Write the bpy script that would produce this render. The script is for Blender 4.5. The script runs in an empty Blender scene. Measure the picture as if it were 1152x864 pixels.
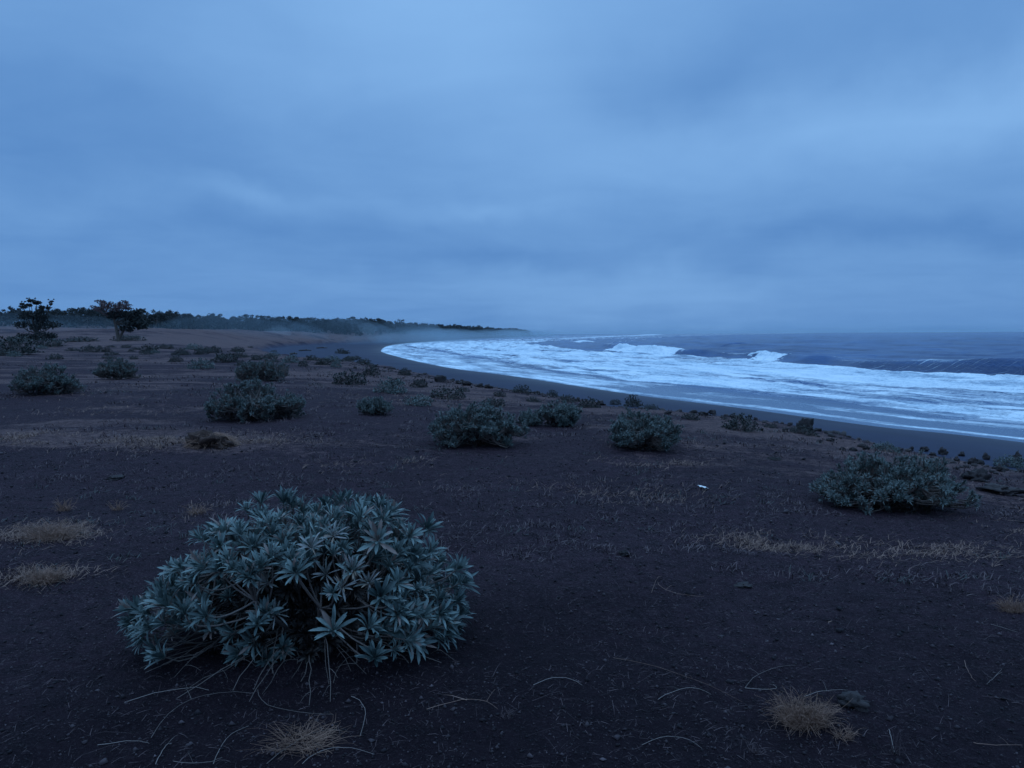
import bpy, math, random
import numpy as np
from mathutils import Matrix, Vector, Euler

# ------------------------------------------------------------------ camera
S = bpy.context.scene
COL = S.collection
CAM = np.array([0.0, 0.0, 1.6])
FPX, CU, CV = 832.0, 576.0, 432.0
PITCH, ROLL = 0.0672, 0.0058
_f = np.array([0, math.cos(PITCH), -math.sin(PITCH)])
_u0 = np.array([0, math.sin(PITCH), math.cos(PITCH)])
_r0 = np.array([1.0, 0, 0])
_r = _r0 * math.cos(ROLL) - _u0 * math.sin(ROLL)
_u = _u0 * math.cos(ROLL) + _r0 * math.sin(ROLL)
cd = bpy.data.cameras.new('camera')
cam = bpy.data.objects.new('camera', cd)
COL.objects.link(cam)
cam.matrix_world = Matrix(((_r[0], _u[0], -_f[0], CAM[0]), (_r[1], _u[1], -_f[1], CAM[1]),
                           (_r[2], _u[2], -_f[2], CAM[2]), (0, 0, 0, 1)))
cd.sensor_width = 36.0
cd.lens = 26.0
cd.clip_start = 0.05
cd.clip_end = 30000
S.camera = cam
S.view_settings.view_transform = 'Standard'
S.view_settings.look = 'None'
S.view_settings.exposure = 0.0
S.view_settings.gamma = 1.0
S.cycles.use_denoising = True
S.cycles.max_bounces = 5
S.cycles.diffuse_bounces = 3
S.cycles.glossy_bounces = 2
S.cycles.transmission_bounces = 2
S.cycles.volume_bounces = 0

# ------------------------------------------------------------------ node helper
class NT:
    def __init__(s, tree):
        s.t = tree; s.n = tree.nodes; s.l = tree.links
    def node(s, typ, **kw):
        n = s.n.new(typ)
        for k, v in kw.items(): setattr(n, k, v)
        return n
    def put(s, sock, v):
        if isinstance(v, bpy.types.NodeSocket): s.l.new(v, sock)
        elif v is not None:
            if hasattr(sock.default_value, '__len__') and not hasattr(v, '__len__'): v = (v, v, v)
            if hasattr(sock.default_value, '__len__') and len(sock.default_value) == 4 and len(v) == 3: v = (*v, 1)
            sock.default_value = v
    def math(s, op, a, b=None, c=None, clamp=False):
        n = s.node('ShaderNodeMath', operation=op, use_clamp=clamp)
        s.put(n.inputs[0], a)
        if b is not None: s.put(n.inputs[1], b)
        if c is not None: s.put(n.inputs[2], c)
        return n.outputs[0]
    def vmath(s, op, a, b=None):
        n = s.node('ShaderNodeVectorMath', operation=op)
        s.put(n.inputs[0], a)
        if b is not None: s.put(n.inputs[1], b)
        return n.outputs[0]
    def mix(s, f, a, b):
        n = s.node('ShaderNodeMix', data_type='RGBA')
        s.put(n.inputs[0], f); s.put(n.inputs[6], a); s.put(n.inputs[7], b)
        return n.outputs[2]
    def noise(s, vec, scale, detail=4, rough=.55, dist=0.0):
        n = s.node('ShaderNodeTexNoise')
        if vec is not None: s.l.new(vec, n.inputs['Vector'])
        n.inputs['Scale'].default_value = scale; n.inputs['Detail'].default_value = detail
        n.inputs['Roughness'].default_value = rough; n.inputs['Distortion'].default_value = dist
        return n.outputs[0]
    def ramp(s, v, lo, hi, a=0.0, b=1.0):
        n = s.node('ShaderNodeMapRange', interpolation_type='SMOOTHSTEP')
        s.put(n.inputs[0], v); s.put(n.inputs[1], lo); s.put(n.inputs[2], hi); s.put(n.inputs[3], a); s.put(n.inputs[4], b)
        return n.outputs[0]
    def attr(s, name):
        return s.node('ShaderNodeAttribute', attribute_name=name).outputs['Fac']
    def xyz(s, x, y, z):
        n = s.node('ShaderNodeCombineXYZ'); s.put(n.inputs[0], x); s.put(n.inputs[1], y); s.put(n.inputs[2], z)
        return n.outputs[0]
    def sep(s, v):
        n = s.node('ShaderNodeSeparateXYZ'); s.l.new(v, n.inputs[0]); return n.outputs

# ------------------------------------------------------------------ world: dusk overcast
SUN_EL, SUN_ROT = math.radians(9), math.radians(215)
W = bpy.data.worlds.new('World'); S.world = W; W.use_nodes = True
w = NT(W.node_tree); w.n.clear()
tc = w.node('ShaderNodeTexCoord')
D = w.vmath('NORMALIZE', tc.outputs['Generated'])
dx, dy, dz = w.sep(D)
dzp = w.math('MAXIMUM', dz, 0.0)
az = w.math('ARCTAN2', dx, dy)
el = w.math('ARCSINE', dz)
# cloud sheet: project on a plane overhead so streaks flatten to the horizon
inv = w.math('DIVIDE', 1.0, w.math('ADD', dzp, 0.13))
pv = w.xyz(w.math('MULTIPLY', dx, inv), w.math('MULTIPLY', dy, inv), 0.37)
n1 = w.noise(pv, 0.62, 5, .5, .6)
n2 = w.noise(w.vmath('MULTIPLY', pv, (1.0, 1.25, 1.0)), 1.0, 6, .58, .9)
n3 = w.noise(pv, 4.2, 5, .6, .4)
warp = w.math('SUBTRACT', w.noise(D, 3.2, 4, .5), .5)
warp2 = w.math('SUBTRACT', w.noise(w.vmath('ADD', D, (5.1, 2.3, 1.7)), 4.5, 5, .55), .5)
az = w.math('ADD', az, w.math('MULTIPLY', warp, .30))
el = w.math('ADD', el, w.math('MULTIPLY', warp2, .13))
# bright and dark breaks of the cloud deck: azimuth, elevation, half widths (degrees), amount
LOBES = [(-5, 24, 15, 8, .30), (-28, 14, 14, 4.6, -.20), (-38, 27, 9, 9, -.10), (13, 17.5, 6, 3.2, -.20), (29, 21, 13, 4, -.16),
         (32, 14.5, 12, 2.6, .36), (11, 12, 13, 3.0, .24), (-17, 10.3, 5, .9, .22), (-4, 9.6, 5, .9, .18), (-2, 5.8, 13, .9, -.12),
         (32, 6.8, 13, 1.4, -.20), (8, 3.0, 13, 2.0, .26), (-20, 7.5, 16, 1.2, -.10), (36, 1, 10, 3, .0), (2, 17, 9, 4, .08), (-34, 8.6, 9, 1.0, .08)]
c = w.math('MULTIPLY_ADD', w.math('POWER', dzp, .8), .62, .16)
for a0, e0, sa, se, am in LOBES:
    q = w.math('ADD', w.math('POWER', w.math('ABSOLUTE', w.math('DIVIDE', w.math('SUBTRACT', az, math.radians(a0)), math.radians(sa))), 2.0),
               w.math('POWER', w.math('ABSOLUTE', w.math('DIVIDE', w.math('SUBTRACT', el, math.radians(e0)), math.radians(se))), 2.0))
    g = w.math('EXPONENT', w.math('MULTIPLY', q, -1.0))
    c = w.math('MULTIPLY_ADD', g, am * 1.05, c)
c = w.math('MULTIPLY_ADD', w.math('SUBTRACT', n1, .5), .26, c)
c = w.math('MULTIPLY_ADD', w.math('SUBTRACT', n2, .5), .30, c)
c = w.math('MULTIPLY_ADD', w.math('SUBTRACT', n3, .5), .10, c)
c = w.math('ADD', c, w.ramp(dz, .40, .80, 0, 1.75))
c = w.math('MAXIMUM', c, -.2)
dark = (0.82, 2.25, 5.30); lite = (2.6, 5.05, 8.75)
cc = w.vmath('ADD', w.vmath('MULTIPLY', w.vmath('SUBTRACT', lite, dark), w.xyz(c, c, c)), dark)
zen = w.ramp(dz, .40, .80)
cc = w.vmath('ADD', cc, w.vmath('MULTIPLY', (.35, 1.1, 3.0), w.xyz(zen, zen, zen)))
sky = w.node('ShaderNodeTexSky', sky_type='NISHITA', sun_disc=False, sun_elevation=SUN_EL, sun_rotation=SUN_ROT)
tot = w.vmath('ADD', cc, w.vmath('MULTIPLY', sky.outputs[0], (.02, .02, .02)))
below = w.ramp(dz, -0.04, 0.0)
tot = w.mix(below, (0.8, 1.9, 4.2), tot)
bg = w.node('ShaderNodeBackground'); w.put(bg.inputs[0], tot); bg.inputs[1].default_value = 0.1
wo = w.node('ShaderNodeOutputWorld'); w.l.new(bg.outputs[0], wo.inputs[0])

sl = bpy.data.lights.new('sun', 'SUN'); sl.energy = 0.06; sl.angle = math.radians(25); sl.color = (1, .93, .86)
so = bpy.data.objects.new('sun', sl); COL.objects.link(so)
sd = Vector((math.sin(SUN_ROT) * math.cos(SUN_EL), math.cos(SUN_ROT) * math.cos(SUN_EL), math.sin(SUN_EL)))
so.rotation_euler = sd.to_track_quat('Z', 'Y').to_euler()

# ------------------------------------------------------------------ numpy helpers
def _h(ix, iy, seed):
    n = (ix.astype(np.int64) * 374761393 + iy.astype(np.int64) * 668265263 + seed * 1442695041) & 0xffffffff
    n = ((n ^ (n >> 13)) * 1274126177) & 0xffffffff
    n = n ^ (n >> 16)
    return (n & 0xffff) / 65535.0
def vnoise(x, y, seed=0):
    x = np.asarray(x, float); y = np.asarray(y, float)
    ix = np.floor(x); iy = np.floor(y); fx = x - ix; fy = y - iy
    fx = fx * fx * fx * (fx * (fx * 6 - 15) + 10); fy = fy * fy * fy * (fy * (fy * 6 - 15) + 10)
    a = _h(ix, iy, seed); b = _h(ix + 1, iy, seed); c_ = _h(ix, iy + 1, seed); d = _h(ix + 1, iy + 1, seed)
    return (a + (b - a) * fx) * (1 - fy) + (c_ + (d - c_) * fx) * fy - .5
def fbm(x, y, seed=0, octv=4, gain=.5):
    s = 0; a = 1.0; cx, cy = x, y
    for k in range(octv):
        s = s + a * vnoise(cx, cy, seed + k * 17)
        cx, cy = (cx * 1.62 + cy * 1.17) + 3.1, (cy * 1.62 - cx * 1.17) + 7.7
        a *= gain
    return s
def sst(x, a, b):
    t = np.clip((np.asarray(x, float) - a) / (b - a), 0, 1); return t * t * (3 - 2 * t)
def spline(pts, n=7):
    P = np.array(pts, float); out = []
    for i in range(len(P) - 1):
        p0 = P[max(i - 1, 0)]; p1 = P[i]; p2 = P[i + 1]; p3 = P[min(i + 2, len(P) - 1)]
        d = [max(np.linalg.norm(b - a), 1e-6) ** .5 for a, b in ((p0, p1), (p1, p2), (p2, p3))]
        m1 = (p2 - p0) / (d[0] + d[1]) * d[1] if i > 0 else (p2 - p1)
        m2 = (p3 - p1) / (d[1] + d[2]) * d[1] if i < len(P) - 2 else (p2 - p1)
        m1 = m1 * .9; m2 = m2 * .9
        for k in range(n):
            t = k / n
            out.append((2*t**3-3*t*t+1)*p1 + (t**3-2*t*t+t)*m1 + (-2*t**3+3*t*t)*p2 + (t**3-t*t)*m2)
    out.append(P[-1]); return np.array(out)
def sdist(x, y, poly):
    """signed distance (positive to the left of the travel direction) and arc length"""
    x = np.asarray(x, float); y = np.asarray(y, float); sh = x.shape
    x = x.ravel(); y = y.ravel()
    best = np.full(x.shape, 1e18); sg = np.zeros(x.shape); tt = np.zeros(x.shape); acc = 0
    for a, b in zip(poly[:-1], poly[1:]):
        d = b - a; L = math.hypot(*d); dx_, dy_ = d / L
        px = x - a[0]; py = y - a[1]
        t = np.clip(px * dx_ + py * dy_, 0, L)
        qx = px - t * dx_; qy = py - t * dy_
        q = qx * qx + qy * qy
        m = q < best
        best[m] = q[m]; sg[m] = np.sign(dx_ * py - dy_ * px)[m]; tt[m] = (acc + t)[m]
        acc += L
    return (np.sqrt(best) * sg).reshape(sh), tt.reshape(sh)

SEA = -3.4
WATER = spline([(200, -600), (95, -150), (46, -20), (23.3, 33), (19.6, 39), (15.5, 49), (10, 61), (.4, 88), (-9.5, 112),
                (-24.6, 165), (-42, 240), (-60, 389), (-58, 600), (-48, 760), (-20, 1000), (17, 1300), (58, 1560), (40, 1720), (-200, 2000), (-1500, 3000)])
EDGE = spline([(170, -600), (62, -150), (26, -20), (14.5, 4), (9.6, 13.0), (7.9, 19.8), (3.9, 26.5), (.95, 33), (-4, 45), (-11, 60),
               (-23.6, 83), (-45, 130), (-65, 190), (-78, 260), (-80, 400), (-76, 520), (-69, 650), (-61, 780), (-30, 1040), (3, 1300), (44, 1540), (25, 1700), (-220, 1960), (-1500, 2950)])

def terrain(x, y, full=False):
    x = np.asarray(x, float); y = np.asarray(y, float)
    dw, _ = sdist(x, y, WATER); de, _ = sdist(x, y, EDGE)
    r = np.hypot(x, y)
    zb = SEA + np.where(dw > 0, 1.9 * (1 - np.exp(-np.maximum(dw, 0) * .075 / 1.9)), dw * .05)
    zb = np.maximum(zb, SEA - 9)
    rise = 1.55 * sst(de, 12, 60) * sst(r, 35, 130)
    fore = 4.4 * sst(de, -2, 26) * sst(y, 95, 190) * (1 - sst(y, 420, 700))
    far = 2.8 * sst(de, 0, 16) * sst(y, 380, 560) + 3.5 * sst(de, 45, 90) * sst(y, 150, 300)
    zt = -0.95 * np.exp(-np.maximum(de, 0) / 6.0) + np.maximum(rise, fore * .85) + far
    zt = zt + .30 * fbm(x / 17, y / 17, 3, 3) * sst(r, 4, 14) + .10 * fbm(x / 4.2, y / 4.2, 9, 3) * sst(r, .5, 6)
    jag = fbm(x / 3.3, y / 3.3, 21, 3) * 2.4
    wgt = sst(de + jag, -2.6, .8)
    z = zb * (1 - wgt) + zt * wgt
    near = 1 - sst(r, 14, 40)
    z = z + wgt * near * (.035 * fbm(x / .8, y / .8, 5, 4, .55))
    z = z + wgt * sst(r, 30, 200) * .5 * fbm(x / 26, y / 26, 31, 3)
    if full: return z, dw, de, wgt
    return z
Z00 = float(terrain(0.0, 0.0))
def ray(u, v):
    d = _f + _r * (u - CU) / FPX - _u * (v - CV) / FPX
    return d
def hit(u, v):
    d = ray(u, v)
    t = np.geomspace(1.0, 1500, 2600)
    P = CAM[:, None] + d[:, None] * t
    z = terrain(P[0], P[1])
    k = np.argmax(P[2] < z)
    if k == 0: k = len(t) - 1
    return float(P[0, k]), float(P[1, k]), float(z[k])
def on_sea(u, v, z=SEA):
    d = ray(u, v); t = (z - CAM[2]) / d[2]
    return (d[0] * t, d[1] * t)

# ------------------------------------------------------------------ objects
def add_mesh(name, V, F, mat, parent=None, smooth=False, attrs=None, loc=None):
    """V (n,3); F: (m,k) array or list of such arrays"""
    me = bpy.data.meshes.new(name)
    V = np.asarray(V, np.float32)
    Fs = F if isinstance(F, list) else [F]
    Fs = [np.asarray(f, np.int32) for f in Fs if len(f)]
    me.vertices.add(len(V)); me.vertices.foreach_set('co', V.ravel())
    nl = sum(f.size for f in Fs); nf = sum(len(f) for f in Fs)
    me.loops.add(nl); me.loops.foreach_set('vertex_index', np.concatenate([f.ravel() for f in Fs]))
    me.polygons.add(nf)
    st = []; o = 0
    for f in Fs:
        st.append(o + np.arange(len(f)) * f.shape[1]); o += f.size
    me.polygons.foreach_set('loop_start', np.concatenate(st).astype(np.int32))
    if smooth: me.polygons.foreach_set('use_smooth', np.ones(nf, bool))
    me.update(calc_edges=True)
    for k, v in (attrs or {}).items():
        a = me.attributes.new(k, 'FLOAT', 'POINT'); a.data.foreach_set('value', np.asarray(v, np.float32).ravel())
    if mat: me.materials.append(mat)
    ob = bpy.data.objects.new(name, me); COL.objects.link(ob)
    if parent: ob.parent = parent
    if loc is not None: ob.location = loc
    return ob
def tag(o, label=None, cat=None, group=None, kind=None):
    if label: o['label'] = label
    if cat: o['category'] = cat
    if group: o['group'] = group
    if kind: o['kind'] = kind
    return o
def empty(name, loc, rz=0, sc=1):
    o = bpy.data.objects.new(name, None); COL.objects.link(o)
    o.location = loc; o.rotation_euler = (0, 0, rz)
    o.scale = (sc, sc, sc) if not hasattr(sc, '__len__') else sc
    o.empty_display_size = .1
    return o
def copy_tree(o, parent=None):
    c_ = o.copy(); COL.objects.link(c_)
    if parent: c_.parent = parent
    for ch in o.children: copy_tree(ch, c_)
    return c_
class Acc:
    def __init__(s): s.V = []; s.F = {}; s.A = []; s.n = 0
    def add(s, V, F, a=0.0):
        V = np.asarray(V, float); F = np.asarray(F, int)
        s.F.setdefault(F.shape[1], []).append(F + s.n); s.V.append(V)
        s.A.append(np.broadcast_to(np.asarray(a, float), (len(V),))); s.n += len(V)
    def build(s, name, mat, parent=None, smooth=False, loc=None):
        return add_mesh(name, np.concatenate(s.V), [np.concatenate(f) for f in s.F.values()], mat, parent, smooth,
                        {'tint': np.concatenate(s.A)}, loc)
def tube(acc, pts, radii, sides=5, a=0.0):
    P = np.asarray(pts, float); n = len(P)
    T = np.gradient(P, axis=0); T /= np.linalg.norm(T, axis=1)[:, None] + 1e-9
    ref = np.array([0, 0, 1.0]) if abs(T[0][2]) < .9 else np.array([1.0, 0, 0])
    ang = np.arange(sides) * 2 * math.pi / sides
    V = []
    for i in range(n):
        A_ = np.cross(T[i], ref); A_ /= np.linalg.norm(A_) + 1e-9; B_ = np.cross(T[i], A_)
        V.append(P[i] + radii[i] * (np.cos(ang)[:, None] * A_ + np.sin(ang)[:, None] * B_))
    V = np.concatenate(V); F = []
    for i in range(n - 1):
        for k in range(sides):
            k2 = (k + 1) % sides
            F.append((i*sides+k, i*sides+k2, (i+1)*sides+k2, (i+1)*sides+k))
    acc.add(V, F, a)
def bez(p0, p1, p2, n=6):
    t = np.linspace(0, 1, n)[:, None]
    return (1-t)**2*np.asarray(p0) + 2*t*(1-t)*np.asarray(p1) + t*t*np.asarray(p2)

# ------------------------------------------------------------------ materials
def mat(name, fn):
    m = bpy.data.materials.new(name); m.use_nodes = True; t = NT(m.node_tree); t.n.clear()
    b = t.node('ShaderNodeBsdfPrincipled'); o = t.node('ShaderNodeOutputMaterial')
    t.l.new(b.outputs[0], o.inputs[0]); fn(t, b, o); return m
def bump(t, b, h, strength, dist):
    n = t.node('ShaderNodeBump'); n.inputs['Strength'].default_value = strength; n.inputs['Distance'].default_value = dist
    t.put(n.inputs['Height'], h); t.l.new(n.outputs[0], b.inputs['Normal'])
def m_ground(t, b, o):
    pos = t.node('ShaderNodeNewGeometry').outputs['Position']
    grass = t.attr('grass'); land = t.attr('land'); wet = t.attr('wet')
    f1 = t.noise(pos, 55, 6, .7); f2 = t.noise(pos, 9, 6, .62); f3 = t.noise(pos, 1.3, 5, .55); f0 = t.noise(pos, 190, 4, .6)
    soil = t.mix(t.ramp(f2, .3, .7), (.0125, .0066, .0115), (.036, .0190, .029))
    soil = t.mix(t.ramp(f1, .50, .70), soil, (.10, .070, .082))
    soil = t.mix(t.ramp(f0, .57, .68), soil, (.115, .085, .10))
    soil = t.mix(t.math('MULTIPLY', t.attr('near_shade'), .72), soil, (.006, .003, .006))  # soil colour darkened by the painted near shade
    fs_ = t.noise(t.vmath('MULTIPLY', pos, (1, 1.6, 1)), 7.0, 9, .8)
    gm = t.math('ADD', t.math('ADD', grass, t.math('MULTIPLY', t.math('SUBTRACT', f2, .5), .9)), t.math('MULTIPLY', t.math('SUBTRACT', f3, .5), .7))
    mott = t.math('ADD', t.math('MULTIPLY', fs_, .55), t.math('MULTIPLY', f1, .45))
    gcol = t.mix(t.ramp(mott, .38, .66), (.030, .018, .024), (.25, .158, .150))
    fs = t.noise(t.vmath('MULTIPLY', pos, (1, 2.2, 1)), 3.6, 8, .78)
    gm = t.math('MULTIPLY_ADD', t.math('SUBTRACT', fs, .5), 1.9, gm)
    gm = t.math('MULTIPLY_ADD', t.math('SUBTRACT', f1, .5), .9, gm)
    cover = t.ramp(gm, .38, 1.0)
    landc = t.mix(t.math('MULTIPLY', cover, .8), soil, gcol)
    sand = t.mix(t.ramp(t.noise(t.vmath('MULTIPLY', pos, (1, .35, 1)), .35, 5, .6), .35, .7), (.005, .008, .031), (.010, .014, .046))
    sand = t.mix(t.ramp(f1, .5, .8), sand, (.028, .030, .060))
    sand = t.mix(t.math('MULTIPLY', wet, .55), sand, (.016, .015, .02))
    t.put(b.inputs['Base Color'], t.mix(land, sand, landc))
    wet = t.math('MULTIPLY', wet, .7)
    rough = t.math('SUBTRACT', t.math('MULTIPLY_ADD', land, .2, .75), t.math('MULTIPLY', wet, .3))
    t.put(b.inputs['Roughness'], rough)
    t.put(b.inputs['Specular IOR Level'], t.math('MULTIPLY_ADD', land, -.1, t.math('MULTIPLY_ADD', wet, .2, .22)))
    hgt = t.math('ADD', t.math('MULTIPLY', f2, .45), t.math('MULTIPLY', f1, .5))
    hgt = t.math('MULTIPLY_ADD', f0, .2, hgt)
    hgt = t.math('MULTIPLY', hgt, t.math('MULTIPLY_ADD', land, .9, .1))
    bump(t, b, hgt, .9, .06)
M_GROUND = mat('volcanic_soil', m_ground)
def m_sea(t, b, o):
    foam = t.attr('foam'); s_ = t.attr('s'); tt = t.attr('t'); thin = t.attr('thin')
    pos = t.node('ShaderNodeNewGeometry').outputs['Position']
    st = t.xyz(t.math('MULTIPLY', tt, .16), s_, 0.0)
    a = t.noise(st, .40, 6, .6, .7)
    bb = t.noise(t.xyz(t.math('MULTIPLY', tt, .35), s_, 3.0), 1.1, 6, .65, 1.0)
    cN = t.noise(t.xyz(t.math('MULTIPLY', tt, .07), s_, 9.0), .22, 4, .5)
    lace = t.noise(pos, 1.9, 7, .72, 1.6)
    f = t.math('MULTIPLY_ADD', t.math('SUBTRACT', a, .5), 1.1, foam)
    f = t.math('MULTIPLY_ADD', t.math('SUBTRACT', bb, .5), .85, f)
    f = t.math('MULTIPLY_ADD', t.math('SUBTRACT', cN, .5), .6, f)
    f = t.math('MULTIPLY_ADD', t.math('SUBTRACT', lace, .5), .5, f)
    streak = t.attr('streak')
    sn = t.noise(t.xyz(t.math('MULTIPLY_ADD', s_, .55, t.math('MULTIPLY', tt, 1.0)), t.math('MULTIPLY', s_, .12), 4.0), 1.5, 5, .75)
    f = t.math('ADD', f, t.math('MULTIPLY', streak, t.ramp(sn, .56, .68)))
    cov = t.ramp(f, .25, .80)
    cov = t.math('MULTIPLY', cov, t.ramp(foam, .0, .06))
    cov = t.math('MAXIMUM', cov, t.math('MULTIPLY', t.math('MULTIPLY', streak, t.ramp(a, .30, .55)), t.ramp(sn, .53, .66, 0, .75)))
    deep = t.mix(t.ramp(t.math('ADD', t.noise(st, .13, 5, .6), t.math('MULTIPLY', t.noise(t.vmath('MULTIPLY', pos, (.012, .05, 1)), 1.0, 5, .6), .6)), .6, 1.0), (.003, .030, .105), (.011, .074, .22))
    body = t.mix(thin, deep, (.055, .095, .17))
    white = t.mix(t.ramp(t.math('ADD', t.math('MULTIPLY', lace, .5), t.math('MULTIPLY', a, .5)), .32, .60), (.27, .42, .56), (.74, .83, .90))
    t.put(b.inputs['Base Color'], t.mix(cov, body, white))
    t.put(b.inputs['Roughness'], t.math('MULTIPLY_ADD', cov, .5, .22))
    b.inputs['IOR'].default_value = 1.33
    rip = t.math('ADD', t.noise(st, 1.3, 6, .62), t.math('MULTIPLY', t.noise(pos, 2.6, 6, .65), .5))
    rip = t.math('ADD', rip, t.math('MULTIPLY', cov, .35))
    bump(t, b, t.math('MULTIPLY', rip, t.math('MULTIPLY_ADD', thin, -.85, 1.0)), .75, .42)
M_SEA = mat('sea_water', m_sea)
def leaf_mat(name, c1, c2, c3, rough=.5):
    def fn(t, b, o):
        ti = t.attr('tint')
        pos = t.node('ShaderNodeNewGeometry').outputs['Position']
        nz = t.noise(pos, 30, 3, .6)
        v = t.math('MULTIPLY_ADD', t.math('SUBTRACT', nz, .5), .5, ti)
        col = t.mix(t.ramp(v, .0, .6), c1, c2)
        col = t.mix(t.ramp(v, .80, 1.0), col, c3)
        t.put(b.inputs['Base Color'], col); b.inputs['Roughness'].default_value = rough
        b.inputs['Specular IOR Level'].default_value = .4
        tr = t.node('ShaderNodeBsdfTranslucent'); t.put(tr.inputs[0], col)
        mx = t.node('ShaderNodeMixShader'); mx.inputs[0].default_value = .12
        t.l.new(b.outputs[0], mx.inputs[1]); t.l.new(tr.outputs[0], mx.inputs[2]); t.l.new(mx.outputs[0], o.inputs[0])
    return mat(name, fn)
M_LEAF = leaf_mat('glaucous_leaf', (.040, .066, .069), (.155, .215, .212), (.20, .15, .135))
M_LEAF2 = leaf_mat('shrub_leaf', (.038, .056, .056), (.155, .195, .192), (.14, .11, .10))
M_LEAF3 = leaf_mat('dark_scrub_leaf', (.012, .014, .014), (.040, .046, .045), (.06, .042, .036))
M_DEADSHADE = leaf_mat('withered_shade_leaf', (.012, .010, .010), (.030, .024, .022), (.06, .045, .04))  # dead leaves, nearly black to put the shade under crowns into their colour
M_DRYLEAF = leaf_mat('dusty_leaf', (.13, .15, .14), (.24, .24, .24), (.25, .2, .16))
M_PINE = leaf_mat('forest_foliage', (.010, .012, .012), (.022, .026, .026), (.03, .025, .022), .8)
M_RUST = leaf_mat('rusty_twig_crown', (.045, .026, .032), (.095, .055, .065), (.12, .07, .06), .7)
def plain(name, c1, c2, scale=20, rough=.8, bs=.0):
    def fn(t, b, o):
        pos = t.node('ShaderNodeNewGeometry').outputs['Position']
        ti = t.attr('tint')
        nz = t.noise(pos, scale, 5, .65)
        t.put(b.inputs['Base Color'], t.mix(t.ramp(t.math('MULTIPLY_ADD', ti, .5, t.math('MULTIPLY', nz, .75)), .2, .85), c1, c2))
        b.inputs['Roughness'].default_value = rough; b.inputs['Specular IOR Level'].default_value = .3
        if bs: bump(t, b, nz, .8, bs)
    return mat(name, fn)
M_BARK = plain('woody_stem', (.05, .04, .038), (.16, .13, .12), 60)
M_PALE = plain('bleached_twig', (.10, .08, .075), (.27, .225, .21), 40)
M_DRY = plain('dry_grass_blade', (.080, .046, .040), (.25, .155, .125), 25)
M_TUFT = plain('russet_dry_grass', (.10, .055, .042), (.30, .18, .135), 25)
M_DRYDIM = plain('dry_grass_litter', (.032, .022, .026), (.115, .08, .085), 25)
M_ROCK = plain('lava_rock', (.014, .012, .014), (.060, .048, .050), 14, .85, .03)
M_GRIT = plain('pumice_grit', (.012, .009, .013), (.11, .085, .095), 9, .9)
M_TRUNK = plain('tree_bark', (.04, .033, .03), (.10, .08, .07), 8)
M_SCRAP = plain('pale_plastic', (.55, .56, .58), (.8, .8, .82), 30, .4)
M_EARTH = plain('dark_earth', (.03, .018, .016), (.12, .072, .058), 22, .95, .03)
M_WOOD = plain('driftwood', (.03, .025, .025), (.08, .065, .06), 10)

# ------------------------------------------------------------------ ground and beach, one continuous sheet
def azgrid(a0, a1, fine, lo, hi, coarse):
    """angles from lo to hi, fine between a0 and a1"""
    L = np.arange(lo, a0, coarse); M_ = np.arange(a0, a1, fine); R_ = np.arange(a1, hi + 1e-6, coarse)
    return np.radians(np.concatenate([L, M_, R_]))
AZ = azgrid(-44, 44, .115, -180, 180, 2.0)
RR = np.concatenate([[.02, .3, .8], np.geomspace(1.2, 300, 760), np.geomspace(303, 9000, 150)])
A2, R2 = np.meshgrid(AZ, RR)
GX = np.sin(A2) * R2; GY = np.cos(A2) * R2
GZ, DW, DE, WG = terrain(GX, GY, True)
GZ = np.where(R2 > 2500, GZ - (R2 - 2500) * .002, GZ)
PATCH = []   # world ellipses of dry grass: x, y, rx, ry, amount
def patch(u, v, wpx, hpx, amt, n=0):
    x, y, z = hit(u, v); d = math.hypot(x, y)
    x2, y2, _ = hit(u, v + hpx / 2); x1, y1, _ = hit(u, v - hpx / 2)
    PATCH.append((x, y, wpx / 2 / FPX * y, max((y1 - y2) / 2, .1), amt, n))
for p in [(150, 497, 330, 14, .9, 2600), (240, 496, 150, 18, .9, 2200), (30, 493, 90, 14, .8, 900), (50, 600, 110, 26, .9, 1500), (48, 650, 90, 18, .8, 800), (420, 520, 110, 16, .35, 500),
          (880, 612, 130, 18, .7, 1500), (700, 560, 190, 20, .3, 600), (1040, 620, 230, 20, .45, 900), (660, 690, 60, 16, .3, 0),
          (600, 548, 160, 14, .3, 300), (330, 445, 260, 14, .5, 600), (480, 450, 160, 14, .5, 600), (800, 500, 200, 10, .3, 300), (90, 440, 200, 16, .45, 500), (120, 462, 200, 10, .5, 500),
          (1080, 545, 130, 22, .4, 400), (950, 500, 200, 14, .35, 400), (640, 470, 220, 10, .3, 300), (560, 440, 150, 10, .5, 300), (225, 580, 60, 20, .35, 250), (740, 522, 120, 9, .5, 500), (1130, 595, 100, 14, .5, 400)]:
    patch(*p)
def grassmask(x, y, de):
    r = np.hypot(x, y)
    g = .25 + .9 * fbm(x / 5, y / 2.6, 77, 4) + .5 * fbm(x / 1.1, y / .8, 88, 3)
    g = g * (.25 + .75 * sst(r, 6, 20)) + .12 * sst(r, 9, 30) + .35 * sst(r, 90, 170)
    g = g + (1.0 * fbm(x / 9 + 4, y / 2.4, 205, 4, .6)) * sst(r, 7, 16) + .5 * np.exp(-((de - 3.5) / 4.5) ** 2) + .25 * sst(de, 5, 12) * sst(y, 18, 40)
    g = g + .22 * np.exp(-((y - 215) / 90) ** 2) * sst(de, -2, 6) + sst(y, 80, 120) * .9 * fbm(x / 30, y / 14, 881, 4, .6)
    g = g - .09 + .5 * fbm(x / 2.2, y / 1.0, 411, 5, .65) * sst(r, 4, 10)
    for (px, py, rx, ry, am, n) in PATCH:
        q = ((x - px) / rx) ** 2 + ((y - py) / ry) ** 2
        g = g + am * .55 * np.exp(-q * 1.1)
    return np.clip(g, 0, 1.2)
GM = grassmask(GX, GY, DE)
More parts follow.
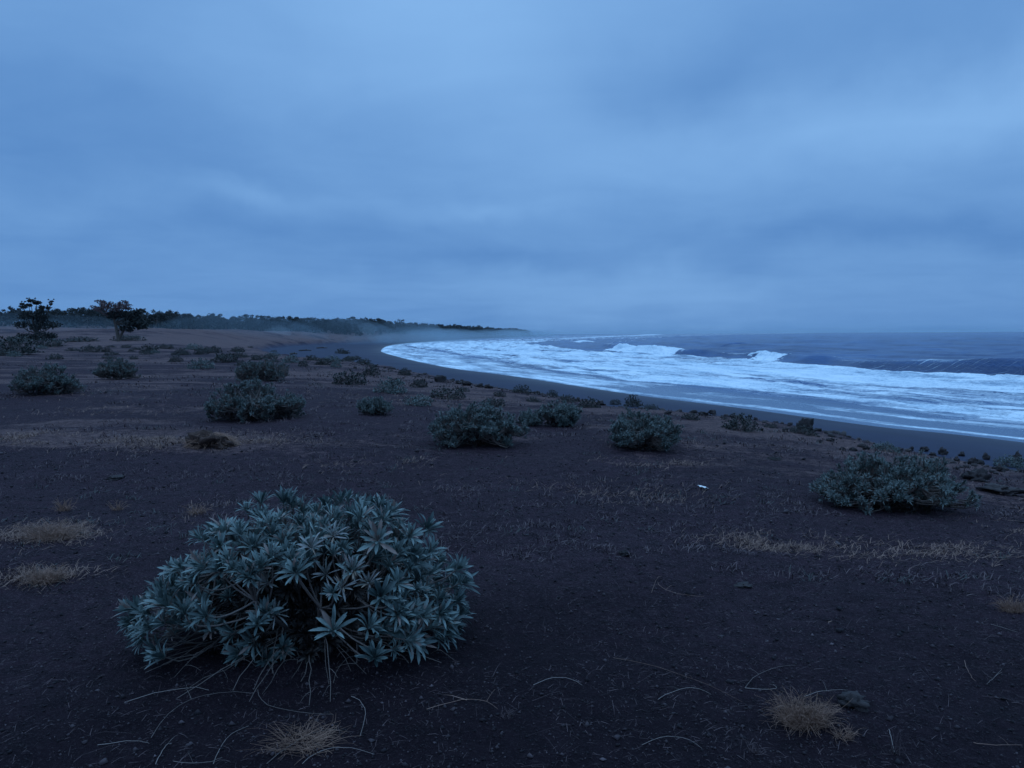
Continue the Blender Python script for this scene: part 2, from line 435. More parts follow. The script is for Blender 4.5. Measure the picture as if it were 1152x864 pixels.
NEAR_SHADE = np.clip(np.exp(-((GX - .2) / 4.2) ** 2 - ((GY - 1.6) / 3.2) ** 2) * 1.25 + .5 * fbm(GX / 1.4, GY / 1.1, 301, 3), 0, 1)  # vignette-like shade around the camera painted into the soil, plus random blotches
nR, nA = R2.shape
idx = np.arange(nR * nA).reshape(nR, nA)
Q = np.stack([idx[:-1, :-1], idx[:-1, 1:], idx[1:, 1:], idx[1:, :-1]], -1).reshape(-1, 4)[:, ::-1]
V = np.stack([GX.ravel(), GY.ravel(), GZ.ravel()], 1)
wet = np.exp(-np.maximum(DW - fbm(GX / 9, GY / 9, 61, 3) * 3, 0) / 4.5) * (1 - WG)
wq = WG.ravel()[Q].mean(1); dq = DW.ravel()[Q].mean(1)
def sub(name, sel):
    q = Q[sel]; used, invr = np.unique(q, return_inverse=True)
    at = {'grass': GM.ravel()[used], 'land': WG.ravel()[used], 'near_shade': NEAR_SHADE.ravel()[used], 'wet': wet.ravel()[used]}
    return tag(add_mesh(name, V[used], invr.reshape(-1, 4), M_GROUND, None, True, at), kind='structure')
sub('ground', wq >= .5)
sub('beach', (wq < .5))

# ------------------------------------------------------------------ sea
CREST = spline([(120, -80), (78, 40), (57.5, 82), (51, 100), (47.5, 139), (35, 189), (33, 240), (42, 330), (80, 500), (160, 800)])
OUTER = spline([(100, -80), (66, 40), on_sea(1152, 428), on_sea(996, 419.5), on_sea(870, 409.5), on_sea(807, 405), on_sea(731, 399.5), on_sea(670, 397.5),
                on_sea(625, 391), on_sea(592, 386.8), (40, 560), (110, 700), (260, 1100), (600, 2000), (1500, 4000)])
INNER = spline([(70, -80), (42, 15), on_sea(1152, 477), on_sea(1040, 466), on_sea(900, 448), on_sea(800, 437), on_sea(700, 428), on_sea(640, 420), on_sea(590, 412), on_sea(540, 403), on_sea(500, 396), (-40, 300), (-58, 420), (-50, 717), (-15, 1000), (20, 1300), (62, 1560)])
AZs = azgrid(-14, 43, .085, -24, 130, .9)
RRs = np.concatenate([np.arange(24, 70, .24), np.arange(70, 105, .3), np.arange(105, 265, .5), 1 / np.linspace(1 / 265, 1 / 1400, 120), np.geomspace(1420, 12000, 60)])
A3, R3 = np.meshgrid(AZs, RRs)
SX = np.sin(A3) * R3; SY = np.cos(A3) * R3
s_w, t_w = sdist(SX, SY, WATER); s = -s_w
cD, tC = sdist(SX, SY, CREST); cD = -cD           # positive offshore
oD, _ = sdist(SX, SY, OUTER)                       # positive shoreward
iD, _ = sdist(SX, SY, INNER); iD = -iD             # positive offshore
Hc = np.interp(SY, [-80, 40, 70, 82, 92, 100, 110, 118, 128, 139, 150, 160, 170, 182, 200, 222, 240, 300, 420], [.8, 1.2, 1.7, 2.1, 1.8, 1.3, .9, 1.2, 1.0, 1.6, 1.2, 1.45, 1.5, 1.6, 1.7, 1.75, 1.5, .9, .3])
Hc = Hc * (1 + .22 * fbm(tC / 14, tC * 0, 5, 3))
cW = cD + 1.6 * fbm(tC / 9, tC * 0 + 4, 12, 3)
wave = Hc * np.where(cW < 0, np.exp(-(cW / 2.0) ** 2), np.exp(-(cW / 7.0) ** 1.3))
off = sst(s, 25, 70)
swell = off * 1.5 * (.50 * np.sin(s / 6.2 + 2.2 * fbm(t_w / 60, s / 60, 2, 3)) * sst(cD, 8, 30) + .55 * fbm(t_w / 55, s / 8, 15, 4) + .12 * fbm(t_w / 6, s / 3, 19, 3))
swell = swell * (1 - .5 * sst(R3, 400, 2500))
# a second line of swell farther out
c2 = cD - 40 - 8 * fbm(t_w / 50, s * 0, 41, 3)
for off3, h3, sd3 in ((20, .7, 3), (68, .9, 5), (105, 1.0, 7), (160, 1.1, 9), (240, 1.2, 11)):
    c3 = cD - off3 - off3 * .18 * fbm(t_w / 70, s * 0, 400 + sd3, 3)
    wave = wave + .7 * h3 * np.clip(.45 + 1.1 * fbm(t_w / 38, s * 0, 420 + sd3, 2), 0, 1.2) * np.where(c3 < 0, np.exp(-(c3 / (2.2 + off3 * .01)) ** 2), np.exp(-(c3 / (7 + off3 * .03)) ** 2)) * sst(s, 40, 70)
wave = wave + 1.25 * (.6 + fbm(t_w / 25, s * 0, 44, 2)) * np.where(c2 < 0, np.exp(-(c2 / 4.0) ** 2), np.exp(-(c2 / 12.0) ** 2)) * sst(s, 40, 70)
# white water surface in the surf zone
inside = sst(oD, -1.5, 1.5) * sst(iD, -2.5, 3.0)
chop = inside * (.34 * fbm(t_w / 7, s / 2.2, 51, 5, .6)) * sst(s, 3, 12)
bore = inside * .45 * np.exp(-((oD - 3 + 2 * fbm(t_w / 12, s * 0, 8, 2)) / 3.0) ** 2) * sst(s, 8, 20)
# breaking (white) pieces of the crest
YW = SY + 5 * fbm(t_w / 4, s / 2.5, 101, 4, .6) - cW * .9
def seg(y0, y1, soft): return sst(YW, y0 - soft, y0 + soft) * (1 - sst(YW, y1 - soft, y1 + soft))
brk = np.maximum(seg(170, 224, 2.5), seg(131, 141, 1.2))
lump = brk * (.40 * fbm(t_w / 2.6, s / 1.6, 91, 5, .65) + .12 + .15 * sst(fbm(t_w / 9, s * 0, 17, 2), -.1, .1) - .18)
cfj = cW + 2.6 * fbm(t_w / 2.4, s / 2, 111, 3)
cfw = sst(cfj, -6.0, -4.6) * (1 - sst(cfj, .6, 1.6))
SZ = SEA + .0 + wave + swell + chop + bore + lump * cfw
shore = sst(s, -1, 9)
SZ = SEA + (SZ - SEA) * shore + .012 * (1 - shore) + .02
foam = inside * (1 - .5 * sst(SY, 420, 650)) * (.60 + .16 * sst(oD, 0, 6) - .10 * sst(-iD, -14, -2) + .34 * fbm(t_w / 26, s / 3.5, 121, 4, .6))
# thin lobes of swash running to the water's edge
sw = np.exp(-((s - .9 - .8 * fbm(t_w / 11, s * 0, 13, 3)) / np.interp(SY, [30, 60, 120, 300], [.55, 1.1, 2.6, 8])) ** 2) * .66
mid = .50 * np.exp(-((s - np.interp(SY, [30, 45, 60, 90], [5.2, 5.0, 6.0, 9])) / 1.6) ** 2) * (SY < 62)
foam = np.maximum(foam, np.maximum(sw, mid))
foam = np.maximum(foam, sst(SY, 62, 75) * (1 - sst(SY, 380, 620)) * (1 - inside) * (s > 0) * (oD > 0) * .56)
foam = np.maximum(foam, brk * cfw * 1.5)
# far breakers out at the point
fl, _ = sdist(SX, SY, spline([(-10, 640), (60, 800), (170, 1300), (420, 2300), (800, 4200)]))
foam = np.maximum(foam, np.exp(-(fl / (SY * .022 + 3)) ** 2) * .72)
b2 = on_sea(655, 385.5)
foam = np.maximum(foam, 1.1 * np.exp(-((SX - b2[0]) / 6.5) ** 2 - ((SY - b2[1]) / 26) ** 2))
SZ = SZ + 1.2 * np.exp(-((SX - b2[0]) / 6.5) ** 2 - ((SY - b2[1]) / 26) ** 2)
foam = np.maximum(foam, (.30 + .5 * fbm(t_w / 11, s * 0, 222, 3)) * sst(cW, -1.6, -.3) * (1 - sst(cW, .3, 1.4)) * sst(SY, 60, 70))
streak = (sst(cW, -6.0, -3.2) * (1 - sst(cW, .2, 1.2))) * np.maximum(seg(84, 104, 5), .45 * seg(66, 80, 3))
thin = 1 - sst(s, 2, 14)
nR3, nA3 = R3.shape
idx = np.arange(nR3 * nA3).reshape(nR3, nA3)
Q3 = np.stack([idx[:-1, :-1], idx[:-1, 1:], idx[1:, 1:], idx[1:, :-1]], -1).reshape(-1, 4)[:, ::-1]
keep = s.ravel()[Q3].max(1) > -2.5
Q3 = Q3[keep]; used, invr = np.unique(Q3, return_inverse=True)
V3 = np.stack([SX.ravel(), SY.ravel(), SZ.ravel()], 1)[used]
tag(add_mesh('sea', V3, invr.reshape(-1, 4), M_SEA, None, True,
             {k: a.ravel()[used] for k, a in dict(foam=foam, s=s, t=t_w, thin=thin, streak=streak).items()}), kind='structure')

# ------------------------------------------------------------------ haze and sea spray
def vol_mat(name, dens, col, aniso=.3):
    m = bpy.data.materials.new(name); m.use_nodes = True; t = NT(m.node_tree); t.n.clear()
    v = t.node('ShaderNodeVolumePrincipled'); o = t.node('ShaderNodeOutputMaterial')
    v.inputs['Color'].default_value = (*col, 1); v.inputs['Density'].default_value = dens; v.inputs['Anisotropy'].default_value = aniso
    t.l.new(v.outputs[0], o.inputs['Volume']); return m
def box(name, lo, hi, m):
    V_ = np.array([(x, y, z) for x in (lo[0], hi[0]) for y in (lo[1], hi[1]) for z in (lo[2], hi[2])], float)
    F_ = [(0, 1, 3, 2), (4, 6, 7, 5), (0, 4, 5, 1), (2, 3, 7, 6), (0, 2, 6, 4), (1, 5, 7, 3)]
    return add_mesh(name, V_, np.array(F_), m)
tag(box('haze', (-9500, -9500, -40), (12500, 12500, 30), vol_mat('haze_air', .00006, (.66, .86, 1.0), .45)), kind='stuff')

M_SPRAY = vol_mat('sea_spray', .0019, (.62, .83, 1.0), .4)
def blob(name, x, y, z, rx, ry, rz, m, seed, rot=0):
    nu, nv = 40, 20
    th = np.linspace(0, 2 * math.pi, nu, endpoint=False); ph = np.linspace(-math.pi / 2, math.pi / 2, nv)
    T_, P_ = np.meshgrid(th, ph)
    X = np.cos(T_) * np.cos(P_); Y = np.sin(T_) * np.cos(P_); Zz = np.sin(P_)
    k = 1 + .35 * fbm(X * 1.8 + seed, Zz * 1.8 + Y * 1.4, seed, 3)
    Vb = np.stack([X * k * rx, Y * k * ry, Zz * k * rz], -1).reshape(-1, 3)
    c_, s__ = math.cos(rot), math.sin(rot)
    Vb = np.stack([Vb[:, 0] * c_ - Vb[:, 1] * s__, Vb[:, 0] * s__ + Vb[:, 1] * c_, Vb[:, 2]], 1)
    id_ = np.arange(nu * nv).reshape(nv, nu)
    F_ = np.stack([id_[:-1], np.roll(id_, -1, 1)[:-1], np.roll(id_, -1, 1)[1:], id_[1:]], -1).reshape(-1, 4)
    return add_mesh(name, Vb, F_, m, smooth=True, loc=(x, y, z))
_rs = random.Random(91)
SPRAY = [(-128, 205, 0, 26, 75, 8.5, .2), (-110, 300, 1, 30, 95, 9.5, .12), (-92, 410, 1, 26, 110, 10, .1), (-78, 560, 1, 24, 150, 11, .03)]
for k in range(15):
    yy = 400 * (1500 / 400) ** (k / 14); xx = float(np.interp(yy, [250, 389, 600, 760, 1000, 1300, 1560], [-50, -64, -62, -52, -24, 14, 58]))
    SPRAY.append((xx + _rs.uniform(-8, 8), yy, _rs.uniform(-3, 0), 14 + yy * .022, yy * _rs.uniform(.12, .2), 4.2 + yy * .004 + _rs.uniform(-1, 1.5), _rs.uniform(-.15, .15)))
for i, (x, y, z, rx, ry, rz, rot) in enumerate(SPRAY):
    tag(blob('sea_spray', x, y, z, rx, ry, rz, M_SPRAY, 5 + i, rot), label='thin white bank of sea spray drifting over the surf and dark beach', cat='sea spray', group='spray banks along the bay', kind='stuff')
M_PUFF = vol_mat('spray_puff', .012, (.75, .9, 1.0), .2)
for i, (u, dist, v, rx, rz) in enumerate([(312, 300, 373, 5, 2.6), (414, 430, 370.5, 6, 3.6)]):
    d = ray(u, v); k = dist / d[1]
    tag(blob('spray_plume', d[0] * k, dist, CAM[2] + d[2] * k, rx, 8, rz, M_PUFF, 40 + i), kind='stuff',
        label=['pale plume of spray in front of the left part of the wood', 'pale plume of spray before the wood above the bay head'][i], cat='spray plume')

# ------------------------------------------------------------------ leaf rosettes
def leaf_hi(L, wd, th0, droop, nseg=5):
    """one spatulate leaf from origin in the xz plane, elevation th0, creased"""
    prof = [.22, .55, .85, 1.0, .82, 0.04] if nseg == 5 else ([.35, 1.0, .05] if nseg == 2 else [.3, .8, .95, .05])
    n = len(prof); V_ = []; x = z = 0.0; th = th0; ds = L / (n - 1)
    for i in range(n):
        hw = wd * prof[i] / 2
        nx, nz = -math.sin(th), math.cos(th)
        V_ += [(x + nx * hw * .35, -hw, z + nz * hw * .35), (x, 0, z), (x + nx * hw * .35, hw, z + nz * hw * .35)]
        x += math.cos(th) * ds; z += math.sin(th) * ds; th -= droop / (n - 1)
    F_ = []
    for i in range(n - 1):
        a = i * 3
        F_ += [(a, a + 1, a + 4, a + 3), (a + 1, a + 2, a + 5, a + 4)]
    return np.array(V_), np.array(F_)
def leaf_lo(L, wd, th0, droop):
    x1, z1 = math.cos(th0) * L * .6, math.sin(th0) * L * .6
    th = th0 - droop
    x2, z2 = x1 + math.cos(th) * L * .4, z1 + math.sin(th) * L * .4
    return np.array([(0, -wd * .15, 0), (0, wd * .15, 0), (x1, wd / 2, z1), (x1, -wd / 2, z1), (x2, 0, z2)]), None
def rosette(rng, nleaf, detail, slim=1.0):
    """unit rosette: radius about 1, axis +z. returns V, F, per-leaf id"""
    Vs = []; Fs = []; A = []; n = 0
    for k in range(nleaf):
        f = (k + .5) / nleaf
        ang = k * 2.39996 + rng.uniform(-.25, .25)
        th = math.radians(88 - 56 * f ** .9 + rng.uniform(-16, 16))
        L = (.62 + .5 * math.sin(min(f * 1.25, 1) * math.pi * .62)) * rng.uniform(.68, 1.15)
        wd = .168 * slim * rng.uniform(.7, 1.25)
        dr = math.radians((rng.uniform(5, 50) if rng.random() > .12 else rng.uniform(60, 120)) * (.4 + f))
        if detail == 2: V_, F_ = leaf_hi(L, wd, th, dr, 5)
        elif detail == 1: V_, F_ = leaf_hi(L, wd * 1.15, th, dr, 2)
        else:
            V_, _ = leaf_lo(L, wd * 1.5, th, dr); F_ = np.array([(0, 1, 2, 3), (3, 2, 4, 4)])
        tw = rng.uniform(-.35, .35)
        cy, sy = math.cos(tw), math.sin(tw)
        # twist about own axis, roughly y/z
        Y_ = V_[:, 1] * cy; V_ = np.stack([V_[:, 0], Y_, V_[:, 2] + V_[:, 1] * sy * .6], 1)
        ca, sa = math.cos(ang), math.sin(ang)
        base = .05
        V_ = np.stack([(V_[:, 0] + base) * ca - V_[:, 1] * sa, (V_[:, 0] + base) * sa + V_[:, 1] * ca, V_[:, 2] - f * .22], 1)
        if detail == 0:
            Vs.append(V_); Fs.append(np.array([(0, 1, 2), (0, 2, 3), (3, 2, 4)]) + n)
        else:
            Vs.append(V_); Fs.append(F_ + n)
        A.append(np.full(len(V_), rng.uniform(0, .75) if rng.random() > .09 else 1.1)); n += len(V_)
    return np.concatenate(Vs), np.concatenate(Fs), np.concatenate(A)
def frame(axis, spin):
    a = np.asarray(axis, float); a = a / np.linalg.norm(a)
    ref = np.array([0, 0, 1.0]) if abs(a[2]) < .95 else np.array([1.0, 0, 0])
    x = np.cross(ref, a); x /= np.linalg.norm(x); y = np.cross(a, x)
    c_, s__ = math.cos(spin), math.sin(spin)
    return np.stack([x * c_ + y * s__, -x * s__ + y * c_, a], 1)
LIB = {}
def lib(detail):
    if detail not in LIB:
        r_ = random.Random(100 + detail)
        LIB[detail] = [rosette(r_, {2: 24, 1: 15, 0: 9}[detail] + r_.randint(-2, 4), detail, 1.0 if detail else 1.2) for _ in range(7)]
    return LIB[detail]

def shrub_parts(rng, half, height, nros, rr, detail, mleaf, root, extra=(), gap=None, lobes=None, clusters=0, mbark=None, stems=9, lumpy=.25, low=.12):
    """half=(rx,ry) metres. returns foliage and stem objects under root. rosettes on a lumpy dome"""
    fol = Acc(); st = Acc()
    L = lib(detail)
    nl = lobes or [(rng.uniform(-.6, .6), rng.uniform(-.6, .6), rng.uniform(.35, .55)) for _ in range(7)]
    pts = []
    tries = 0
    sx = rng.uniform(0, 50)
    while len(pts) < nros and tries < nros * 30:
        tries += 1
        a = rng.uniform(0, 2 * math.pi); e = math.asin(rng.uniform(-.22, 1))
        shell = 1.0 if rng.random() < .72 else rng.uniform(.62, .93)
        d = np.array([math.cos(a) * math.cos(e), math.sin(a) * math.cos(e), math.sin(e)])
        k = min(1.10, 1 + lumpy * 2 * float(fbm(a * 1.3 + sx, e * 2.2 + sx, 7, 3)))
        h0 = height * low
        p = np.array([d[0] * half[0] * k, d[1] * half[1] * k, h0 + (height - h0 - rr * .5) * (d[2] * k if d[2] > 0 else d[2] * .35)]) * shell
        p[2] = max(p[2], rr * .7)
        if gap and gap(p): continue
        if any((p[0]-q[0][0])**2 + (p[1]-q[0][1])**2 + (p[2]-q[0][2])**2 < (rr * .8) ** 2 for q in pts): 
            if rng.random() < .85: continue
        ax = np.array([d[0] * .9, d[1] * .9, .55 + max(d[2], 0)]) + np.array([rng.uniform(-.5, .5) for _ in range(3)])
        pts.append((p, ax, rr * rng.uniform(.6, 1.3)))
    if clusters:
        cs = []; t_ = 0
        while len(cs) < clusters and t_ < 4000:
            t_ += 1; q = pts[rng.randrange(len(pts))]
            if len(cs) % 5 and q[0][2] < height * .3: continue
            if all(((q[0] - c0[0]) ** 2).sum() > (1.5 * rr) ** 2 for c0 in cs): cs.append(q)
        new = []
        for k in range(nros):
            q = cs[k % len(cs)]; up = np.array([q[1][0] * .5, q[1][1] * .5, 1.1]); up /= np.linalg.norm(up)
            g3 = np.array([rng.gauss(0, 1) for _ in range(3)]) * rr * .62
            p = q[0] + g3 + up * rr * rng.uniform(-.9, .7); p[2] = max(p[2], rr)
            new.append((p, up + g3 / rr * .5, rr * rng.uniform(.75, 1.15)))
        pts = new
    for q in extra: pts.append((q[0], q[1], q[2] * .82))
    for p, ax, r_ in pts:
        V_, F_, A_ = L[rng.randrange(len(L))]
        R_ = frame(ax, rng.uniform(0, 6.3))
        tint = rng.uniform(-.38, .38)
        fol.add(V_ @ R_.T * r_ + p, F_, A_ + tint)
    mains = []
    for k in range(stems):
        a = k * 2.4 + rng.uniform(-.4, .4); out = rng.uniform(.35, .75)
        tip = np.array([math.cos(a) * half[0] * out, math.sin(a) * half[1] * out, height * rng.uniform(.35, .7) * (1.15 - out * .6)])
        b0 = np.array([math.cos(a) * .05, math.sin(a) * .05, -.03]) * min(1, half[0])
        midp = np.array([tip[0] * .35, tip[1] * .35, tip[2] * .25]) + np.array([rng.uniform(-.05, .05) for _ in range(3)]) * half[0]
        B = bez(b0, midp, tip, 7); mains.append(B)
        r0 = .016 * (half[0] / .9) ** .6
        tube(st, B, np.linspace(r0, r0 * .5, 7), 5, rng.uniform(0, 1))
    Mp = np.concatenate(mains)
    step = 1 if detail else 2
    for p, ax, r_ in pts[::step]:
        j = np.argmin((((Mp - p) ** 2).sum(1) + .6 * np.maximum(0, Mp[:, 2] - p[2] + .05) ** 2) * np.array([rng.uniform(.5, 2.2) for _ in range(len(Mp))]))
        q = Mp[j]; axn = np.asarray(ax) / np.linalg.norm(ax)
        B = bez(q, p - axn * np.linalg.norm(p - q) * .4 - np.array([0, 0, .02]), p, 4 if detail < 2 else 6)
        r0 = .006 if detail == 2 else .007 * (half[0] / .7)
        tube(st, B, np.linspace(r0, r0 * .55, len(B)), 4 if detail else 3, rng.uniform(0, 1))
    if detail:  # dark dead leaves added low inside, so the bottom reads as shade
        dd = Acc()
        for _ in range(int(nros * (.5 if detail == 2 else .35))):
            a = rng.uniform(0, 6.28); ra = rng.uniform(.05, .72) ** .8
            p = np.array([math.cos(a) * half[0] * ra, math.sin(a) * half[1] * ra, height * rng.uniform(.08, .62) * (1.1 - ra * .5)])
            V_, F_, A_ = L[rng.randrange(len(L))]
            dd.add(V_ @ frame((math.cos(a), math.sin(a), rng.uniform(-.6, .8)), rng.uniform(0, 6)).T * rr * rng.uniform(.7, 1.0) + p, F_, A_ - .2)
        dd.build('withered_shade_leaves', M_DEADSHADE, root, smooth=(detail == 2))
    f = fol.build('foliage', mleaf, root, smooth=(detail == 2)); s2 = st.build('stems', mbark or M_BARK, root, smooth=True)
    return f, s2, pts

# ------------------------------------------------------------------ foreground shrub
rng = random.Random(11)
fx, fy, fz = hit(345, 712)
root = empty('silverleaf_shrub', (fx, fy, fz))
tag(root, 'large silvery green rosette-leaved shrub on dark soil in the near foreground', 'shrub', 'low shrubs on the dark plain')
def gapf(p):
    # the bare, woody front middle of the bush
    return (p[1] < -.10 and -.30 < p[0] < .46 and p[2] < .50 and rng.random() < .95) or (p[2] < .24 and -.6 < p[0] < .45 and p[1] < 0 and rng.random() < .8) or (p[0] < -.55 and p[2] > .52 - (-.55 - p[0]) * .5)
def loc(u, v, dy):
    """a point of the bush seen at that place, dy metres nearer or farther than its root"""
    d = ray(u, v); k = (fy + dy) / d[1]
    return np.array([d[0] * k - fx, dy, CAM[2] + d[2] * k - fz])
extra = [(loc(425, 607, -.42), (.12, -1, .75), .135), (loc(285, 722, -.42), (-.25, -1, .05), .105), (loc(262, 712, -.45), (-.6, -.8, .4), .11),
         (loc(300, 690, -.45), (-.2, -.9, .9), .12), (loc(270, 735, -.42), (-.5, -1, .4), .11), (loc(300, 742, -.40), (.3, -1, .2), .11), (loc(250, 706, -.38), (-.8, -.5, .9), .11), (loc(318, 728, -.35), (.7, -.8, .6), .10),
         (loc(450, 705, -.35), (.2, -1, -.1), .11), (loc(468, 712, -.3), (.5, -.8, .1), .11), (loc(160, 720, -.3), (-.6, -.8, .2), .10),
         (loc(440, 690, -.25), (.6, -.5, .8), .10),
         (loc(205, 680, -.4), (-.4, -.9, .5), .12), (loc(225, 690, -.45), (-.2, -.9, .4), .12), (loc(250, 640, -.5), (-.2, -.8, .8), .125),
         (loc(145, 685, -.2), (-1, -.4, .4), .11), (loc(150, 700, -.25), (-.9, -.6, .3), .11), (loc(520, 655, -.1), (1, -.4, .7), .12),
         (loc(515, 640, -.15), (.9, -.5, .9), .12), (loc(505, 700, -.2), (.8, -.6, .2), .11), (loc(495, 690, -.25), (.6, -.8, .4), .12), (loc(480, 595, 0), (.7, -.3, 1), .12)]
shrub_parts(rng, (.80, .64), .76, 470, .084, 2, M_LEAF, root, extra, gapf, stems=16, lumpy=.22, low=.16)
# dusty, thinner rosettes in the front middle
rA = Acc(); rngd = random.Random(3)
for u, v in [(330, 640), (350, 615), (366, 645), (385, 660), (300, 655), (398, 640), (310, 690), (375, 602), (415, 655)]:
    V_, F_, A_ = rosette(rngd, 20, 2, .6)
    rA.add(V_ @ frame((rngd.uniform(-.4, .4), -.8, .8), rngd.uniform(0, 6)).T * .088 + loc(u, v, -.4 + rngd.uniform(-.08, .05)), F_, A_)
df = rA.build('dusty_leaves', M_DRYLEAF, root, True); df['label'] = 'narrow greyish leaves in the middle of the shrub'
# bare pale stems arching out under the crown
dA = Acc()
for (u0, v0, u1, v1, u2, v2) in [(345, 712, 300, 700, 255, 730), (345, 712, 230, 695, 172, 742), (350, 712, 330, 730, 335, 762), (355, 708, 410, 690, 402, 770), (352, 705, 440, 715, 460, 760),
                                 (345, 705, 330, 650, 300, 648), (350, 700, 365, 640, 345, 615), (352, 700, 400, 660, 425, 640), (352, 706, 420, 700, 470, 712), (340, 708, 300, 690, 282, 655),
                                 (352, 704, 380, 650, 385, 620), (345, 704, 310, 640, 322, 600), (350, 706, 390, 715, 402, 742), (348, 712, 360, 740, 345, 770), (343, 708, 325, 660, 322, 640)]:
    p0 = loc(u0, v0, -.05); p1 = loc(u1, v1, -.25); p2 = loc(u2, v2, -.42)
    p2[2] = max(p2[2], .01)
    B = bez(p0, p1, p2, 9); B[1:-1] += np.array([[rngd.uniform(-.012, .012) for _ in range(3)] for _ in range(7)])
    tube(dA, B, np.linspace(.0055, .0022, 9), 5, rngd.uniform(0, 1))
for k in range(26):
    a = rngd.uniform(-2.9, -.25); L_ = rngd.uniform(.45, .95)
    p2 = np.array([math.cos(a) * L_, math.sin(a) * L_ * .85 - .05, 0])
    p2[2] = float(terrain(p2[0] + fx, p2[1] + fy)) - fz + .012
    p0 = np.array([rngd.uniform(-.06, .06), rngd.uniform(-.06, .02), .04])
    m_ = p2 * rngd.uniform(.4, .6) + np.array([rngd.uniform(-.12, .12), 0, rngd.uniform(.05, .26)])
    B = bez(p0, m_, p2, 10); B[2:-1] += np.array([[rngd.uniform(-.008, .008) for _ in range(3)] for _ in range(7)])
    tube(dA, B, np.linspace(.0042, .0015, 10), 4, rngd.uniform(0, .8))
    for _ in range(2):
        q = B[rngd.randint(4, 8)]; e_ = q + np.array([rngd.uniform(-.14, .14), rngd.uniform(-.1, .05), 0]); e_[2] = max(.012, q[2] * .6)
        tube(dA, bez(q, (q + e_) / 2 + np.array([0, 0, .02]), e_, 4), np.linspace(.002, .0008, 4), 3, rngd.uniform(0, .8))
ds = dA.build('bare_stems', M_BARK, root, True); ds['label'] = 'leafless stems under the crown'

